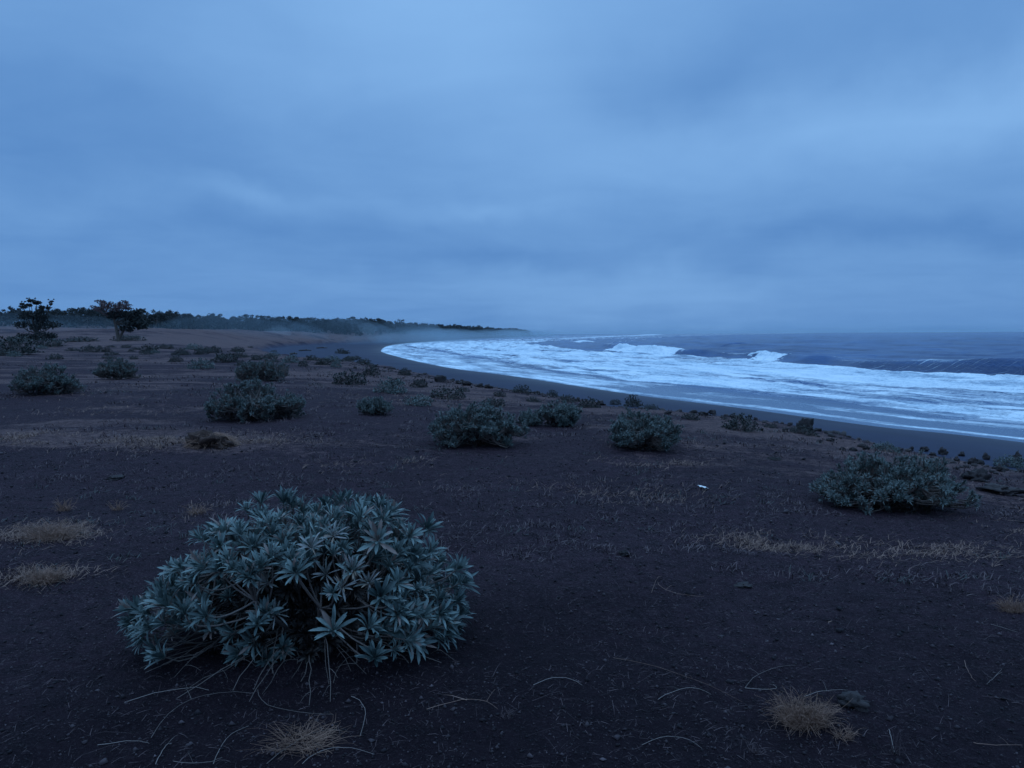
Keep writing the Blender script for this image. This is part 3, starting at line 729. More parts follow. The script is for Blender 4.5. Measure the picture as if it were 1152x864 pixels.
# ------------------------------------------------------------------ other shrubs
# u, v of the base, width and height in the photograph, look, label
SH = [
 (285, 476, 111, 49, 'near', 'broad silvery shrub standing behind the left side of the foreground bush'),
 (536, 505, 114, 52, 'near', 'wide lumpy green shrub in the middle, in front of the two-part shrub'),
 (724, 509, 84, 49, 'near', 'rounded dense shrub right of centre with bare ground before it'),
 (1016, 577, 163, 68, 'near', 'large spreading dark green shrub at the right with bare twigs low on its left'),
 (630, 482, 50, 29, 'near', 'low shrub with an open left arm behind the middle shrub'),
 (598, 480, 30, 20, 'near', 'small leafy clump touching the left side of the shrub behind the middle one'),
 (50, 447, 74, 37, 'near', 'rounded dusky shrub near the left edge of the plain'),
 (130, 429, 52, 26, 'near', 'dark ragged shrub right of the rounded dusky one at the left'),
 (295, 431, 62, 28, 'near', 'greyish shrub directly behind the broad silvery one'),
 (421, 468, 39, 22, 'near', 'small open pale shrub with spiky tufts left of the middle shrub'),
 (438, 444, 33, 19, 'mid', 'small round grey shrub near the top of the bank'),
 (391, 434, 36, 18, 'dark', 'dark low shrub at the bank left of the small round grey one'),
 (12, 401, 50, 24, 'dark', 'dark shrub cut by the left edge of the picture'),
 (416, 424, 20, 14, 'dark', 'dark bushy clump crowning the bank above the small round grey shrub'),
 (455, 423, 14, 9, 'dark', 'tiny leaning dark shrub on the bank crest by the bay head'),
 (471, 437, 18, 12, 'dark', 'small dark yellowish shrub left of the block-shaped rock'),
 (502, 450, 38, 15, 'dark', 'low flat dusky shrub just below the block-shaped rock'),
 (469, 457, 34, 13, 'mid', 'low pale grey shrub between the small open one and the flat dusky one'),
 (587, 443, 20, 10, 'dark', 'squat dark shrub on the bank crest behind the middle shrub'),
 (562, 447, 14, 8, 'dark', 'little dark tuft left of the squat shrub on the bank crest'),
 (556, 458, 24, 11, 'dark', 'thin dark shrub between the middle shrub and the bank crest'),
 (621, 447, 15, 8, 'dark', 'small dark bush on the bank crest left of the paired bushes'),
 (638, 453, 19, 9, 'dark', 'paired dark bushes on the bank crest, the left one'),
 (664, 460, 24, 13, 'dark', 'dark bush on the bank crest right of the two-part shrub'),
 (693, 456, 12, 7, 'dark', 'tiny dark bush just left of the upright spiky one on the bank'),
 (713, 459, 20, 14, 'dark', 'upright spiky dark bush on the bank against the sand'),
 (732, 461, 18, 6, 'dark', 'flat dark tuft right of the upright spiky bush'),
 (778, 473, 20, 9, 'dark', 'small dark tuft on the bank right of the rounded dense shrub'),
 (816, 473, 9, 5, 'dark', 'very small tuft on the bank left of the leafy dark shrub'),
 (834, 486, 38, 20, 'dark', 'leafy dark shrub on the bank below the surf'),
 (906, 490, 28, 12, 'dark', 'low dusky shrub at the foot of the stump-shaped rock'),
 (868, 482, 14, 7, 'dark', 'small reddish dark tuft between the leafy dark shrub and the stump-shaped rock'),
 (872, 518, 15, 5, 'dark', 'tiny dark tuft alone on bare ground left of the large spreading shrub'),
 (997, 509, 26, 12, 'mid', 'pale tuft behind the crown of the large spreading shrub'),
 (1140, 527, 30, 14, 'mid', 'olive shrub cut by the right edge of the picture'),
 (53, 391, 30, 10, 'dark', 'long low dark shrub below the left pale tree'),
 (101, 397, 22, 9, 'dark', 'low dark shrub in front of the leaning tree'),
 (119, 397, 10, 7, 'dark', 'small dark shrub touching the right end of the low one before the leaning tree'),
 (60, 405, 16, 7, 'dark', 'tiny dark shrub behind the rounded dusky one'),
 (166, 398, 20, 11, 'dark', 'dark shrub on the rise right of the leaning tree'),
 (184, 393, 18, 6, 'dark', 'thin dark shrub on the rise behind the one right of the leaning tree'),
 (196, 408, 15, 9, 'dark', 'small round dark shrub left of the flat shrub below the tan dune'),
 (224, 416, 26, 13, 'mid', 'flat grey green shrub below the tan dune'),
 (251, 409, 26, 13, 'dark', 'dark shrub below the tan dune left of the greyish shrub'),
 (238, 398, 18, 9, 'dark', 'brownish dark shrub at the foot of the tan dune'),
 (268, 403, 20, 7, 'dark', 'low brown shrub right of the brownish dark one at the dune foot'),
 (270, 412, 12, 7, 'dark', 'small dark shrub between two larger ones below the dune'),
 (216, 394, 20, 7, 'mid', 'faint grey shrub at the dune foot left of the brownish one'),
 (341, 413, 12, 8, 'dark', 'small dark shrub on the sand edge right of the greyish shrub'),
 (358, 411, 9, 6, 'dark', 'tiny dark shrub on the sand edge by the bay head'),
 (378, 414, 12, 8, 'mid', 'small grey shrub on the crest of the bank by the bay head'),
 (326, 409, 20, 9, 'mid', 'grey shrub joining the right side of the greyish shrub'),
 (140, 384, 36, 7, 'dark', 'dark low shrub around the trunk of the leaning tree'),
 (85, 385, 40, 6, 'dark', 'low dark scrub strip left of the leaning tree'),
 (30, 384, 40, 7, 'mid', 'dim grey scrub strip under the left tree'),
 (445, 433, 16, 9, 'dark', 'dark small shrub above the small round grey one'),
 (520, 441, 16, 6, 'dark', 'thin low shrub right of the block-shaped rock'),
 (600, 453, 18, 7, 'dark', 'low brown shrub below the squat shrub on the crest'),
]
def place(u, v):
    return hit(u, v)
protos = {}
def proto(kind, i):
    key = (kind, i)
    if key in protos: return protos[key]
    r_ = random.Random(hash(kind) % 7 * 0 + {'mid': 40, 'dark': 70}[kind] + i)
    root = empty('low_shrub', (0, 0, 0))
    n = 170
    shrub_parts(r_, (.44, .42), .5, n, .075, 0, {'mid': M_LEAF2, 'dark': M_LEAF3}[kind], root, stems=6, lumpy=.45, low=.1)
    protos[key] = root; root['fresh'] = 1
    return root
rs = random.Random(5)
for i, (u, v, wp, hp, kind, label) in enumerate(SH):
    x, y, z = place(u, v - min(3, hp * .08))
    W_ = wp / FPX * y; Hh = hp / FPX * y
    if kind == 'near':
        root = empty('low_shrub', (x, y + W_ * .12, z - .01))
        r_ = random.Random(200 + i)
        nros = int(np.clip(850 * W_ ** 1.3, 200, 1250))
        g = None
        if i == 4: g = lambda p: p[0] < -.1 and p[2] < .2
        shrub_parts(r_, (W_ * .47, W_ * .38), Hh * .84, nros, .056 if W_ > .8 else .048, 1, M_LEAF2, root, gap=g, stems=16, lumpy=.32, low=.2, clusters=int(16 + 40 * W_ ** 1.5))
    else:
        pr = proto(kind, i % 4)
        if pr.get('fresh'): root = pr; del root['fresh']
        else: root = copy_tree(pr)
        root.location = (x, y + W_ * .2, z - .02); root.rotation_euler = (0, 0, rs.uniform(0, 6.3))
        root.scale = (W_ * 1.12, W_ * 1.12, Hh / .52)
    tag(root, label, 'shrub', 'low shrubs on the dark plain')
for k in range(44):
    u = rs.uniform(0, 430); v = rs.uniform(384, 399) + max(0, (u - 200)) * .075 + rs.uniform(0, 12) * (u < 260)
    x, y, z = place(u, v); wp = rs.uniform(7, 19) * (v - 372) / 24
    root = copy_tree(rs.choice([p for kk, p in sorted(protos.items()) if kk[0] == ('dark' if rs.random() < .8 else 'mid')]))
    W_ = min(wp, 20) / FPX * y
    root.location = (x, y, z - .03); root.rotation_euler = (0, 0, rs.uniform(0, 6.3)); root.scale = (W_, W_, W_ * rs.uniform(.45, .9))
    tag(root, 'very small dim scrub plant, one of many scattered before the wood and dune', 'scrub plant', 'scattered scrub plants on the far part of the plain')
# bare twigs at the left foot of the big right-hand shrub are part of it
big = [o for o in COL.objects if o.get('label', '').startswith('large spreading dark')][0]
tw = Acc(); bl = np.array(big.location)
for k in range(16):
    a = rs.uniform(2.2, 3.9) if k % 2 else rs.uniform(-.9, .3)
    L_ = rs.uniform(.35, .7)
    p2 = np.array([math.cos(a) * L_, math.sin(a) * L_ * .6 - .1, rs.uniform(.02, .12)])
    tube(tw, bez((0, 0, 0), p2 * .5 + np.array([0, 0, .08]), p2, 6), np.linspace(.007, .003, 6), 4, rs.uniform(0, 1))
o_ = tw.build('bare_twigs', M_BARK, big, True); o_['label'] = 'bare twigs spreading low at the foot'

# ------------------------------------------------------------------ trees
def crown_cloud(acc, rng, c, r, n, size):
    for _ in range(n):
        d = np.array([rng.gauss(0, 1) for _ in range(3)]); d /= np.linalg.norm(d)
        p = np.array(c) + d * np.array(r) * rng.uniform(.35, 1.0)
        R_ = frame([rng.uniform(-1, 1), rng.uniform(-1, 1), rng.uniform(-.2, 1.2)], rng.uniform(0, 6))
        s_ = size * rng.uniform(.5, 1.3)
        q = np.array([(-.5, -.25, 0), (.5, -.3, .1), (.35, .4, -.1), (-.4, .35, .15)]) * s_
        acc.add(q @ R_.T + p, [(0, 1, 2, 3)], rng.uniform(0, 1))
def tree_mesh(rng, H, wid, kind, root):
    tr = Acc(); cr = Acc()
    lean = rng.uniform(-.25, .25)
    top = np.array([lean * H * .4, rng.uniform(-.1, .1) * H, H * .8])
    B = bez((0, 0, -.3), (lean * .1, 0, H * .4), top, 8)
    tube(tr, B, np.linspace(H * .035, H * .008, 8), 6, .5)
    for k in range(kind.get('limbs', 9)):
        f = rng.uniform(.3, .95); q = B[int(f * 7)]
        a = rng.uniform(0, 6.28); L_ = wid * rng.uniform(.4, 1) * (1.15 - .4 * f)
        e = q + np.array([math.cos(a) * L_, math.sin(a) * L_, H * rng.uniform(.06, .26)])
        tube(tr, bez(q, (q + e) / 2 + np.array([0, 0, -.02 * H]), e, 5), np.linspace(H * .012, H * .004, 5), 4, rng.uniform(0, 1))
        crown_cloud(cr, rng, e, (wid * .34, wid * .34, H * .10), kind.get('n', 45), H * .055)
    crown_cloud(cr, rng, top, (wid * .45, wid * .4, H * .14), kind.get('n', 45), H * .055)
    t_ = tr.build('trunk', M_TRUNK, root); c_ = cr.build('crown', kind.get('mat', M_PINE), root)
    return t_, c_
# spreading tree at the far left
x, y, z = [*ray(40, 366)]; dist = 118.0; X0 = x / y * dist
tA = empty('spreading_tree', (X0, dist, float(terrain(X0, dist)))); tag(tA, 'dark bushy tree with upswept branch tips, leftmost of the two standing before the wood', 'tree')
r_ = random.Random(8); tr = Acc(); cr = Acc()
Ht = CAM[2] + (378.8 - 334) / FPX * dist - tA.location.z
tube(tr, bez((0, 0, -.2), (.1, 0, Ht * .3), (.2, 0, Ht * .8), 6), np.linspace(.2, .06, 6), 6)
AC = [(-1.7, .86, .28), (-1.3, .80, .45), (-.8, .84, .5), (-.2, .93, .45), (.2, .90, .6), (.7, .80, .6), (1.1, .72, .6), (1.6, .70, .45), (2.0, .78, .26), (2.5, .85, .2), (2.9, .90, .16),
      (-1.9, .66, .5), (1.6, .6, .7), (-1.2, .62, 1.0), (0, .66, 1.1), (.9, .55, 1.1), (-2.2, .45, 1.1), (.3, .42, 1.5), (2.3, .45, 1.2), (1.5, .22, 1.4), (-1.2, .2, 1.4), (2.6, .2, .8)]
for (ex, ez, cr_r) in AC:
    e = np.array([ex, r_.uniform(-.8, .8), ez * Ht - cr_r * .3])
    tube(tr, bez((.05, 0, Ht * .25), (ex * .6, e[1] * .5, ez * Ht * .5), e, 6), np.linspace(.10, .04, 6), 4)
    crown_cloud(cr, r_, e, (cr_r * 1.2, cr_r, cr_r * .55), int(70 + 130 * cr_r), .26)
    for _ in range(4):
        e2 = e + np.array([r_.uniform(-.6, .6), r_.uniform(-.5, .5), r_.uniform(.0, .45)])
        tube(tr, bez(e, (e + e2) / 2, e2, 3), np.linspace(.03, .012, 3), 3); crown_cloud(cr, r_, e2, (.14, .14, .09), 14, .16)
tr.build('trunk', M_TRUNK, tA); cr.build('crown', M_PINE, tA)
# leaning tree with a fan of thin branches
dist = 84.0; d = ray(134, 380); X0 = d[0] / d[1] * dist
tB = empty('leaning_tree', (X0, dist, float(terrain(X0, dist)))); tag(tB, 'leaning tree with a fan of thin rust-coloured branches above a dark lower crown', 'tree')
tr = Acc(); cr = Acc(); fan = Acc(); pp = dist / FPX
zb = tB.location.z
def tp(u, v, dy=0): 
    d = ray(u, v); k = (dist + dy) / d[1]; return np.array([d[0] * k - X0, dy, CAM[2] + d[2] * k - zb])
tube(tr, bez(tp(134, 384), tp(131, 368), tp(127, 355), 7), np.linspace(.22, .10, 7), 6, .5)
tube(tr, bez(tp(135, 380), tp(140, 366), tp(152, 360), 7), np.linspace(.16, .06, 7), 6, .5)
for k in range(46):
    f = k / 45
    u1 = 106 + 40 * f + r_.uniform(-2, 2); v1 = 343 - 4.5 * abs(math.sin(f * 6.28)) + r_.uniform(-1, 8)
    e = tp(u1, v1, r_.uniform(-1.2, 1.2))
    st_ = tp(124 + 6 * f, 358, 0)
    B = bez(st_, (st_ + e) / 2 + np.array([(-.25 if f < .5 else .25), 0, .0]), e, 6)
    tube(fan, B, np.linspace(.04, .013, 6), 3, r_.uniform(0, 1))
    crown_cloud(fan, r_, e, (.38, .45, .2), 30, .16)
    crown_cloud(fan, r_, (e * .75 + st_ * .25), (.3, .4, .16), 7, .12)
for (u1, v1, ru, rv, n) in [(127, 355, 8, 5, 150), (136, 354, 7, 5, 110), (148, 354, 10, 5, 220), (158, 350, 7, 3, 90), (152, 362, 14, 6, 420), (160, 367, 7, 4, 160), (142, 370, 10, 4, 120)]:
    c0 = tp(u1, v1); crown_cloud(cr, r_, c0, (ru * pp, ru * pp * .9, rv * pp), n, .28)
    tube(tr, bez(tp(130, 364), (tp(130, 364) + c0) / 2, c0, 5), np.linspace(.09, .03, 5), 4)
tr.build('trunk', M_TRUNK, tB); cr.build('crown', M_PINE, tB); fan.build('branch_fan', M_RUST, tB)

# the wood: near trees one by one, the far part as one mass
FRONT = spline([(-250, 100), (-190, 165), (-148, 208), (-131, 262), (-114, 321), (-95, 404), (-86, 520), (-80, 650), (-71, 780), (-38, 1040), (-4, 1300), (36, 1510)])
protoT = []
for k in range(6):
    rt = empty('pine_tree', (0, 0, 0)); rr_ = random.Random(60 + k)
    tree_mesh(rr_, 9.5, 3.4, {'limbs': 11, 'n': 60}, rt); protoT.append(rt); rt['fresh'] = 1
seg_len = np.r_[0, np.cumsum(np.linalg.norm(np.diff(FRONT, axis=0), axis=1))]
def along(t): return np.array([np.interp(t, seg_len, FRONT[:, 0]), np.interp(t, seg_len, FRONT[:, 1])])
r_ = random.Random(77); farV = Acc(); t = 40.0; cnt = 0; nearlist = []
while t < seg_len[-1]:
    p = along(t); tn = along(t + 2) - p; tn /= np.linalg.norm(tn); nrm = np.array([-tn[1], tn[0]])
    for row in range(4):
        q = p + nrm * (row * 9 + r_.uniform(-3.5, 3.5)) + tn * r_.uniform(-2.5, 2.5)
        if row == 0 or row == 1 or p[1] > 290: nearlist.append((q[0], q[1], r_.uniform(.62, 1.05) * (1.0 if r_.random() > .12 else 1.16), row))
        elif r_.random() < .8: nearlist.append((q[0], q[1], r_.uniform(.7, 1.05), row))
    t += 3.6 if p[1] < 420 else (5.0 if p[1] < 900 else 6.5)
nearlist.sort(key=lambda a: math.hypot(a[0], a[1]))
lib_np = []
for rt in protoT:
    d_ = {}
    for ch in rt.children:
        me = ch.data; v_ = np.empty(len(me.vertices) * 3, np.float32); me.vertices.foreach_get('co', v_)
        lp = np.empty(len(me.loops), np.int32); me.loops.foreach_get('vertex_index', lp)
        ta = np.empty(len(me.vertices), np.float32); me.attributes['tint'].data.foreach_get('value', ta)
        d_[ch.name.split('.')[0]] = (v_.reshape(-1, 3), lp.reshape(-1, 4), ta)
    lib_np.append(d_)
nth = 0
N_NEAR = 60
for i, (x, y, s_, row) in enumerate(nearlist):
    z = float(terrain(x, y)) - .1
    px_ = x / max(y, 1) * FPX + CU
    s_ *= 1.02 * float(np.interp(y, [150, 262, 350, 900, 1500], [.56, .64, .78, 1.04, 1.0]))
    if row < 2 and nth < N_NEAR and -40 < px_ < 330 and y < 330:
        pr = protoT[nth % 6]
        if pr.get('fresh'): o_ = pr; del o_['fresh']
        else: o_ = copy_tree(pr)
        o_.location = (x, y, z); o_.scale = (s_ * 1.1, s_ * 1.1, s_); o_.rotation_euler = (0, 0, r_.uniform(0, 6.28))
        tag(o_, 'dark tree in the unbroken edge of the wood behind the left of the plain', 'tree', 'trees along the near edge of the wood'); nth += 1
    else:
        D_ = lib_np[r_.randrange(6)]; a = r_.uniform(0, 6.28); c_, s2 = math.cos(a), math.sin(a)
        cv, cf, ct = D_['crown']
        if y > 500:
            sel = np.arange(len(cf)) % 3 == 0; cf2 = cf[sel]; us, iv = np.unique(cf2, return_inverse=True); cv2 = cv[us]; ct2 = ct[us]; cf2 = iv.reshape(-1, 4)
            cc_ = cv2.reshape(-1, 4, 3).mean(1, keepdims=True); cv2 = ((cv2.reshape(-1, 4, 3) - cc_) * 1.7 + cc_).reshape(-1, 3)
        else: cv2, cf2, ct2 = cv, cf, ct
        Vt = np.stack([(cv2[:, 0] * c_ - cv2[:, 1] * s2) * s_ * 1.15 + x, (cv2[:, 0] * s2 + cv2[:, 1] * c_) * s_ * 1.15 + y, cv2[:, 2] * s_ + z], 1)
        farV.add(Vt, cf2, ct2)
        if row == 0:
            tv, tf, ta = D_['trunk']
            farV.add(np.stack([tv[:, 0] * s_ + x, tv[:, 1] * s_ + y, tv[:, 2] * s_ + z], 1), tf, ta)
fo = farV.build('forest', M_PINE)
tag(fo, 'dark wood running behind the beach out to the misty point', 'wood', kind='stuff')
# low undergrowth closing the foot of the wood
ug = Acc(); t = 30.0
while t < seg_len[-1]:
    p = along(t); tn = along(t + 2) - p; tn /= np.linalg.norm(tn); nrm = np.array([-tn[1], tn[0]])
    for k in range(4):
        q = p + nrm * r_.uniform(-3, 34); z = float(terrain(q[0], q[1]))
        crown_cloud(ug, r_, (q[0], q[1], z + r_.uniform(.8, 2.6)), (3.2, 3.2, 2.2), 36 if p[1] < 420 else 16, .9 if p[1] < 420 else 1.5)
    t += 2.6 if p[1] < 420 else 5
tag(ug.build('undergrowth', M_PINE), 'low dark undergrowth closing the foot of the wood', 'undergrowth', kind='stuff')

# ------------------------------------------------------------------ rocks
def rock_mesh(rng, sx=1, sy=1, sz=.7, blocky=0.0, nu=22, nv=13):
    th = np.linspace(0, 2 * math.pi, nu, endpoint=False); ph = np.linspace(-math.pi / 2, math.pi / 2, nv)
    T_, P_ = np.meshgrid(th, ph); e = 1 - blocky * .55
    def sp(v, e): return np.sign(v) * np.abs(v) ** e
    X = sp(np.cos(T_), e) * sp(np.cos(P_), e); Y = sp(np.sin(T_), e) * sp(np.cos(P_), e); Z_ = sp(np.sin(P_), e)
    sd = rng.uniform(0, 90)
    k = 1 + .95 * fbm(X * 1.7 + sd, Y * 1.7 + Z_ * 2.3 + sd, 3, 4, .75) * (1 - blocky * .6)
    V_ = np.stack([X * k * sx, Y * k * sy, Z_ * k * sz], -1).reshape(-1, 3) * .5
    V_[:nu] = V_[:nu].mean(0); V_[-nu:] = V_[-nu:].mean(0)
    id_ = np.arange(nu * nv).reshape(nv, nu)
    F_ = np.stack([id_[:-1], np.roll(id_, -1, 1)[:-1], np.roll(id_, -1, 1)[1:], id_[1:]], -1).reshape(-1, 4)
    return V_, F_
r_ = random.Random(31)
def rock(u, v, wp, hp, label, blocky=0.0, group=None, name='lava_rock', data=None):
    x, y, z = hit(u, v); W_ = wp / FPX * y; H_ = hp / FPX * y
    V_, F_ = rock_mesh(r_, 1, .9, 1, blocky)
    V_ = V_ * np.array([W_, W_ * .9, H_ * 1.25])
    V_[:, 2] += H_ * .42
    a = Acc(); a.add(V_, F_, r_.uniform(0, .5)); o_ = a.build(name, M_ROCK, None, False, (x, y + W_ * .3, z - H_ * .1))
    o_.rotation_euler = (0, 0, r_.uniform(-.5, .5))
    return tag(o_, label, 'rock', group)
rock(495, 430, 12, 7.5, 'block-shaped dark rock standing on the bank crest against the sand', 1.0)
rock(908, 485, 15, 14, 'stump-shaped dark rock rising above the low shrub at the bank', .4)
rock(1103, 542, 20, 11, 'rounded black rock on bare ground right of the large spreading shrub', 0)
rock(1132, 557, 38, 8, 'long flat dark rock near the right edge, below the rounded black one', 0)
rock(962, 798, 34, 12, 'dark low rock just right of the dry grass tuft in the lower right', 0)
rock(703, 626, 14, 5, 'small dark stone on open soil right of the middle', 0)
rock(127, 540, 16, 3, 'flat black stone left of the foreground bush', 0)
rock(838, 661, 18, 3, 'flat dark stone on open soil in the right part of the foreground', 0)
ords = ['rightmost', 'second', 'third', 'fourth', 'fifth', 'sixth', 'seventh', 'eighth', 'ninth', 'tenth', 'eleventh', 'twelfth', 'thirteenth', 'fourteenth', 'fifteenth', 'sixteenth', 'seventeenth', 'eighteenth', 'nineteenth', 'twentieth']
RK = [(1146, 519, 17, 15, 0), (1127, 521, 12, 10, 0), (1111, 517, 11, 9, 0), (1097, 514, 15, 11, 0), (1083, 513, 9, 6, 0), (1077, 509, 9, 7, 0), (1062, 508, 12, 9, 0),
      (1050, 512, 10, 5, 0), (1041, 507, 13, 7, 0), (1026, 505, 9, 6, 0), (1012, 503, 14, 7, 0), (1001, 501, 8, 5, 0), (990, 499, 11, 5, 0), (976, 499, 9, 6, 0), (960, 499, 11, 5, 0),
      (948, 495, 8, 5, 0), (935, 495, 12, 6, 0), (923, 491, 9, 5, 0), (884, 484, 11, 6, 0), (857, 480, 9, 5, 0)]
for k, (u, v, a, b, _) in enumerate(RK):
    lab = ('rightmost dark rock of the rubble line along the bank' if k == 0 else '%s dark rock from the right in the rubble line along the bank' % ords[k])
    rock(u, v + r_.uniform(0, 12), a * .66, b * .75, lab, r_.uniform(0, .3), 'dark rocks along the bank')
for u, v, a, b, lab in [(792, 468, 10, 5, 'small rock between the dark tuft and the very small tuft on the bank'), (802, 466, 9, 5, 'small pointed rock behind the very small tuft on the bank'),
                        (752, 466, 7, 3, 'tiny rock right of the rounded dense shrub on the bank'), (540, 436, 7, 4, 'small rock on the crest right of the block-shaped rock'),
                        (524, 434, 9, 5, 'small dark rock just right of the block-shaped rock'), (515, 432, 6, 4, 'tiny rock touching the right of the block-shaped rock'),
                        (549, 437, 8, 4, 'small rock between the block-shaped rock and the squat shrub'), (605, 444, 7, 3, 'tiny rock between two dark bushes on the crest'),
                        (650, 452, 6, 3, 'tiny rock right of the paired dark bushes'), (677, 456, 7, 3, 'tiny rock right of the bush beside the two-part shrub'), (825, 470, 6, 3, 'tiny rock right of the very small tuft')]:
    rock(u, v, a, b, lab, 0, 'dark rocks along the bank')
# small rubble nobody could count on the bank
rb = Acc()
for k in range(800):
    i = r_.uniform(0, 1); t_ = r_.uniform(0, 1) ** 1.5
    yy = 11 + 60 * t_; xe = float(np.interp(yy, EDGE[::-1, 1][:0] if False else [11, 13, 19.8, 26.5, 33, 45, 60, 83], [10.2, 9.6, 7.9, 3.9, .95, -4, -11, -23.6]))
    xx = xe + r_.gauss(-.7, .8) * (1 + yy / 40)
    zz = float(terrain(xx, yy)); sz = r_.uniform(.012, .05) * (1 if r_.random() < .8 else 2) * (1 + yy / 50)
    V_, F_ = rock_mesh(r_, 1, 1, .7, r_.uniform(0, .5), 6, 5)
    rb.add(V_ * sz * 1.5 + np.array([xx, yy, zz + sz * .25]), F_, r_.uniform(0, .7))
tag(rb.build('rubble', M_ROCK, None, False), 'loose dark rubble strewn along the crest of the bank', 'rubble', kind='stuff')

# driftwood on the sand of the bay
for (u, v, L_, lab) in [(343, 395, 14, 'forked dark driftwood log lying on the sand below the dune'), (362, 392, 12, 'thin driftwood pole on the sand beyond the forked log'), (330, 399, 8, 'short driftwood piece on the sand nearer than the forked log')]:
    x, y, z = hit(u, v); a = Acc(); Lm = L_ / FPX * y
    B = bez((-Lm / 2, 0, .1), (0, .3, .35), (Lm / 2, .2, .15), 7)
    tube(a, B, np.linspace(.22, .12, 7), 6, .3); tube(a, bez(B[3], B[3] + np.array([.3, 0, .4]), B[3] + np.array([Lm * .3, -.3, -.15]), 5), np.linspace(.14, .05, 5), 5, .6)
    tag(a.build('driftwood_log', M_WOOD, None, True, (x, y, z)), lab, 'driftwood')

# ------------------------------------------------------------------ grass, grit and litter near the camera
def blades(acc, xy, Lr, wd, up, rng_, curve=.5):
    n = len(xy); z = terrain(xy[:, 0], xy[:, 1])
    a = rng_.uniform(0, 2 * np.pi, n); L_ = rng_.uniform(*Lr, n); e = rng_.uniform(*up, n)
    dirv = np.stack([np.cos(a) * np.cos(e), np.sin(a) * np.cos(e), np.sin(e)], 1)
    side = np.stack([-np.sin(a), np.cos(a), np.zeros(n)], 1)
    b0 = np.stack([xy[:, 0], xy[:, 1], z], 1)
    w_ = (wd * rng_.uniform(.6, 1.4, n))[:, None]
    bend = side * (rng_.uniform(-curve, curve, n) * L_)[:, None] * .5
    m = b0 + dirv * L_[:, None] * .55 + bend * .5
    t_ = b0 + dirv * L_[:, None] * .95 + bend - np.array([0, 0, 1.0]) * (L_ * np.sin(e) * .35)[:, None]
    t_[:, 2] = np.maximum(t_[:, 2], z + .001); 
    up_ = np.array([0, 0, 1.0]) * w_ * .5
    V_ = np.stack([b0 - side * w_ + up_*0, b0 + side * w_ + up_, m + side * w_ * .8 + up_*2, m - side * w_ * .8 + up_, t_ + up_], 1).reshape(-1, 3)
    k = (np.arange(n) * 5)[:, None]
    acc.F.setdefault(4, []).append(k + np.array([0, 1, 2, 3]) + acc.n); acc.F.setdefault(3, []).append(k + np.array([3, 2, 4]) + acc.n)
    acc.V.append(V_); acc.A.append(np.repeat(rng_.uniform(0, 1, n), 5)); acc.n += len(V_)
nr = np.random.default_rng(4)
dg = Acc()
for (px, py, rx, ry, am, n) in PATCH:
    if not n: continue
    n = int(n * 1.5)
    q = nr.normal(0, .6, (n, 2)) * np.array([rx, ry]) + np.array([px, py])
    # clumped
    keep = fbm(q[:, 0] / .6, q[:, 1] / .35, 33, 4, .6) > nr.uniform(-.2, .25, len(q))
    q = q[keep]; d = math.hypot(px, py)
    blades(dg, q, (.03, .09 + .004 * d), .0008 + .00013 * d, (.05, .9), nr)
tag(dg.build('dry_grass', M_DRY), 'short dry brown grass growing in patches on the dark soil', 'grass', kind='stuff')
# sparse withered straw everywhere in the near field
def field(n, r0, r1, pw=1.0, half=41):
    a = np.radians(nr.uniform(-half, half, n)); r = r0 * (r1 / r0) ** (nr.uniform(0, 1, n) ** pw)
    return np.stack([np.sin(a) * r, np.cos(a) * r], 1)
li = Acc(); q = field(15000, 1.9, 16)
g_ = fbm(q[:, 0] / .7, q[:, 1] / .5, 19, 3); q = q[g_ > -.1 - .25 * nr.uniform(0, 1, len(q))]
rr0 = np.hypot(q[:, 0], q[:, 1])
for lo_, hi_, wd in [(0, 3, .0006), (3, 6, .0009), (6, 17, .0018)]:
    m = (rr0 >= lo_) & (rr0 < hi_); blades(li, q[m], (.012, .05 + .006 * lo_), wd, (.0, .5), nr, .9)
q = field(420, 2.0, 10); blades(li, q, (.06, .2), .0007, (.0, .35), nr, .8)
tag(li.build('straw_litter', M_DRYDIM), 'fine withered straw and stalks scattered over the soil', 'litter', kind='stuff')
for nm, n_, m_, lab, sd_, L0 in (('low_herbs', 520, M_LEAF3, 'tiny dark herbs dotted over the plain between the shrubs', 5, .10), ('dead_grass_wisps', 2600, M_DRYDIM, 'wisps of dead grass dotted over the plain between the shrubs', 6, .10)):
    ha = Acc(); c0 = field(n_, 5.5, 75, .9, 40)
    de_, _ = sdist(c0[:, 0], c0[:, 1], EDGE); k_ = fbm(c0[:, 0] / 4, c0[:, 1] / 2.5, 500 + sd_, 3) > (-.02 if sd_ == 5 else -.15)
    c0 = c0[(de_ > -.5) & k_]
    rd = np.hypot(c0[:, 0], c0[:, 1])
    for lo_, hi_ in ((5, 12), (12, 28), (28, 80)):
        cc0 = c0[(rd >= lo_) & (rd < hi_)]; rm = (lo_ + hi_) / 2
        q = np.repeat(cc0, 16, 0) + nr.normal(0, 1, (len(cc0) * 16, 2)) * np.array([.05, .035]) * (1 + rm * .05)
        blades(ha, q, (L0 * .3, L0 * (.8 + rm * .02)), .0012 + .00022 * rm, (.2, 1.3), nr)
    tag(ha.build(nm, m_), lab, 'ground cover', kind='stuff')
gr = Acc(); q = field(30000, 1.8, 13, .9); n = len(q)
zt = terrain(q[:, 0], q[:, 1]); sz = nr.lognormal(-5.75, .45, n) * (1 + np.hypot(q[:, 0], q[:, 1]) * .12)
octa = np.array([(1, 0, 0), (0, 1, 0), (-1, 0, 0), (0, -1, 0), (0, 0, .8), (0, 0, -.6)]); 
Vp = (octa[None] * nr.uniform(.6, 1.3, (n, 6, 1)) + nr.normal(0, .18, (n, 6, 3))) * sz[:, None, None]
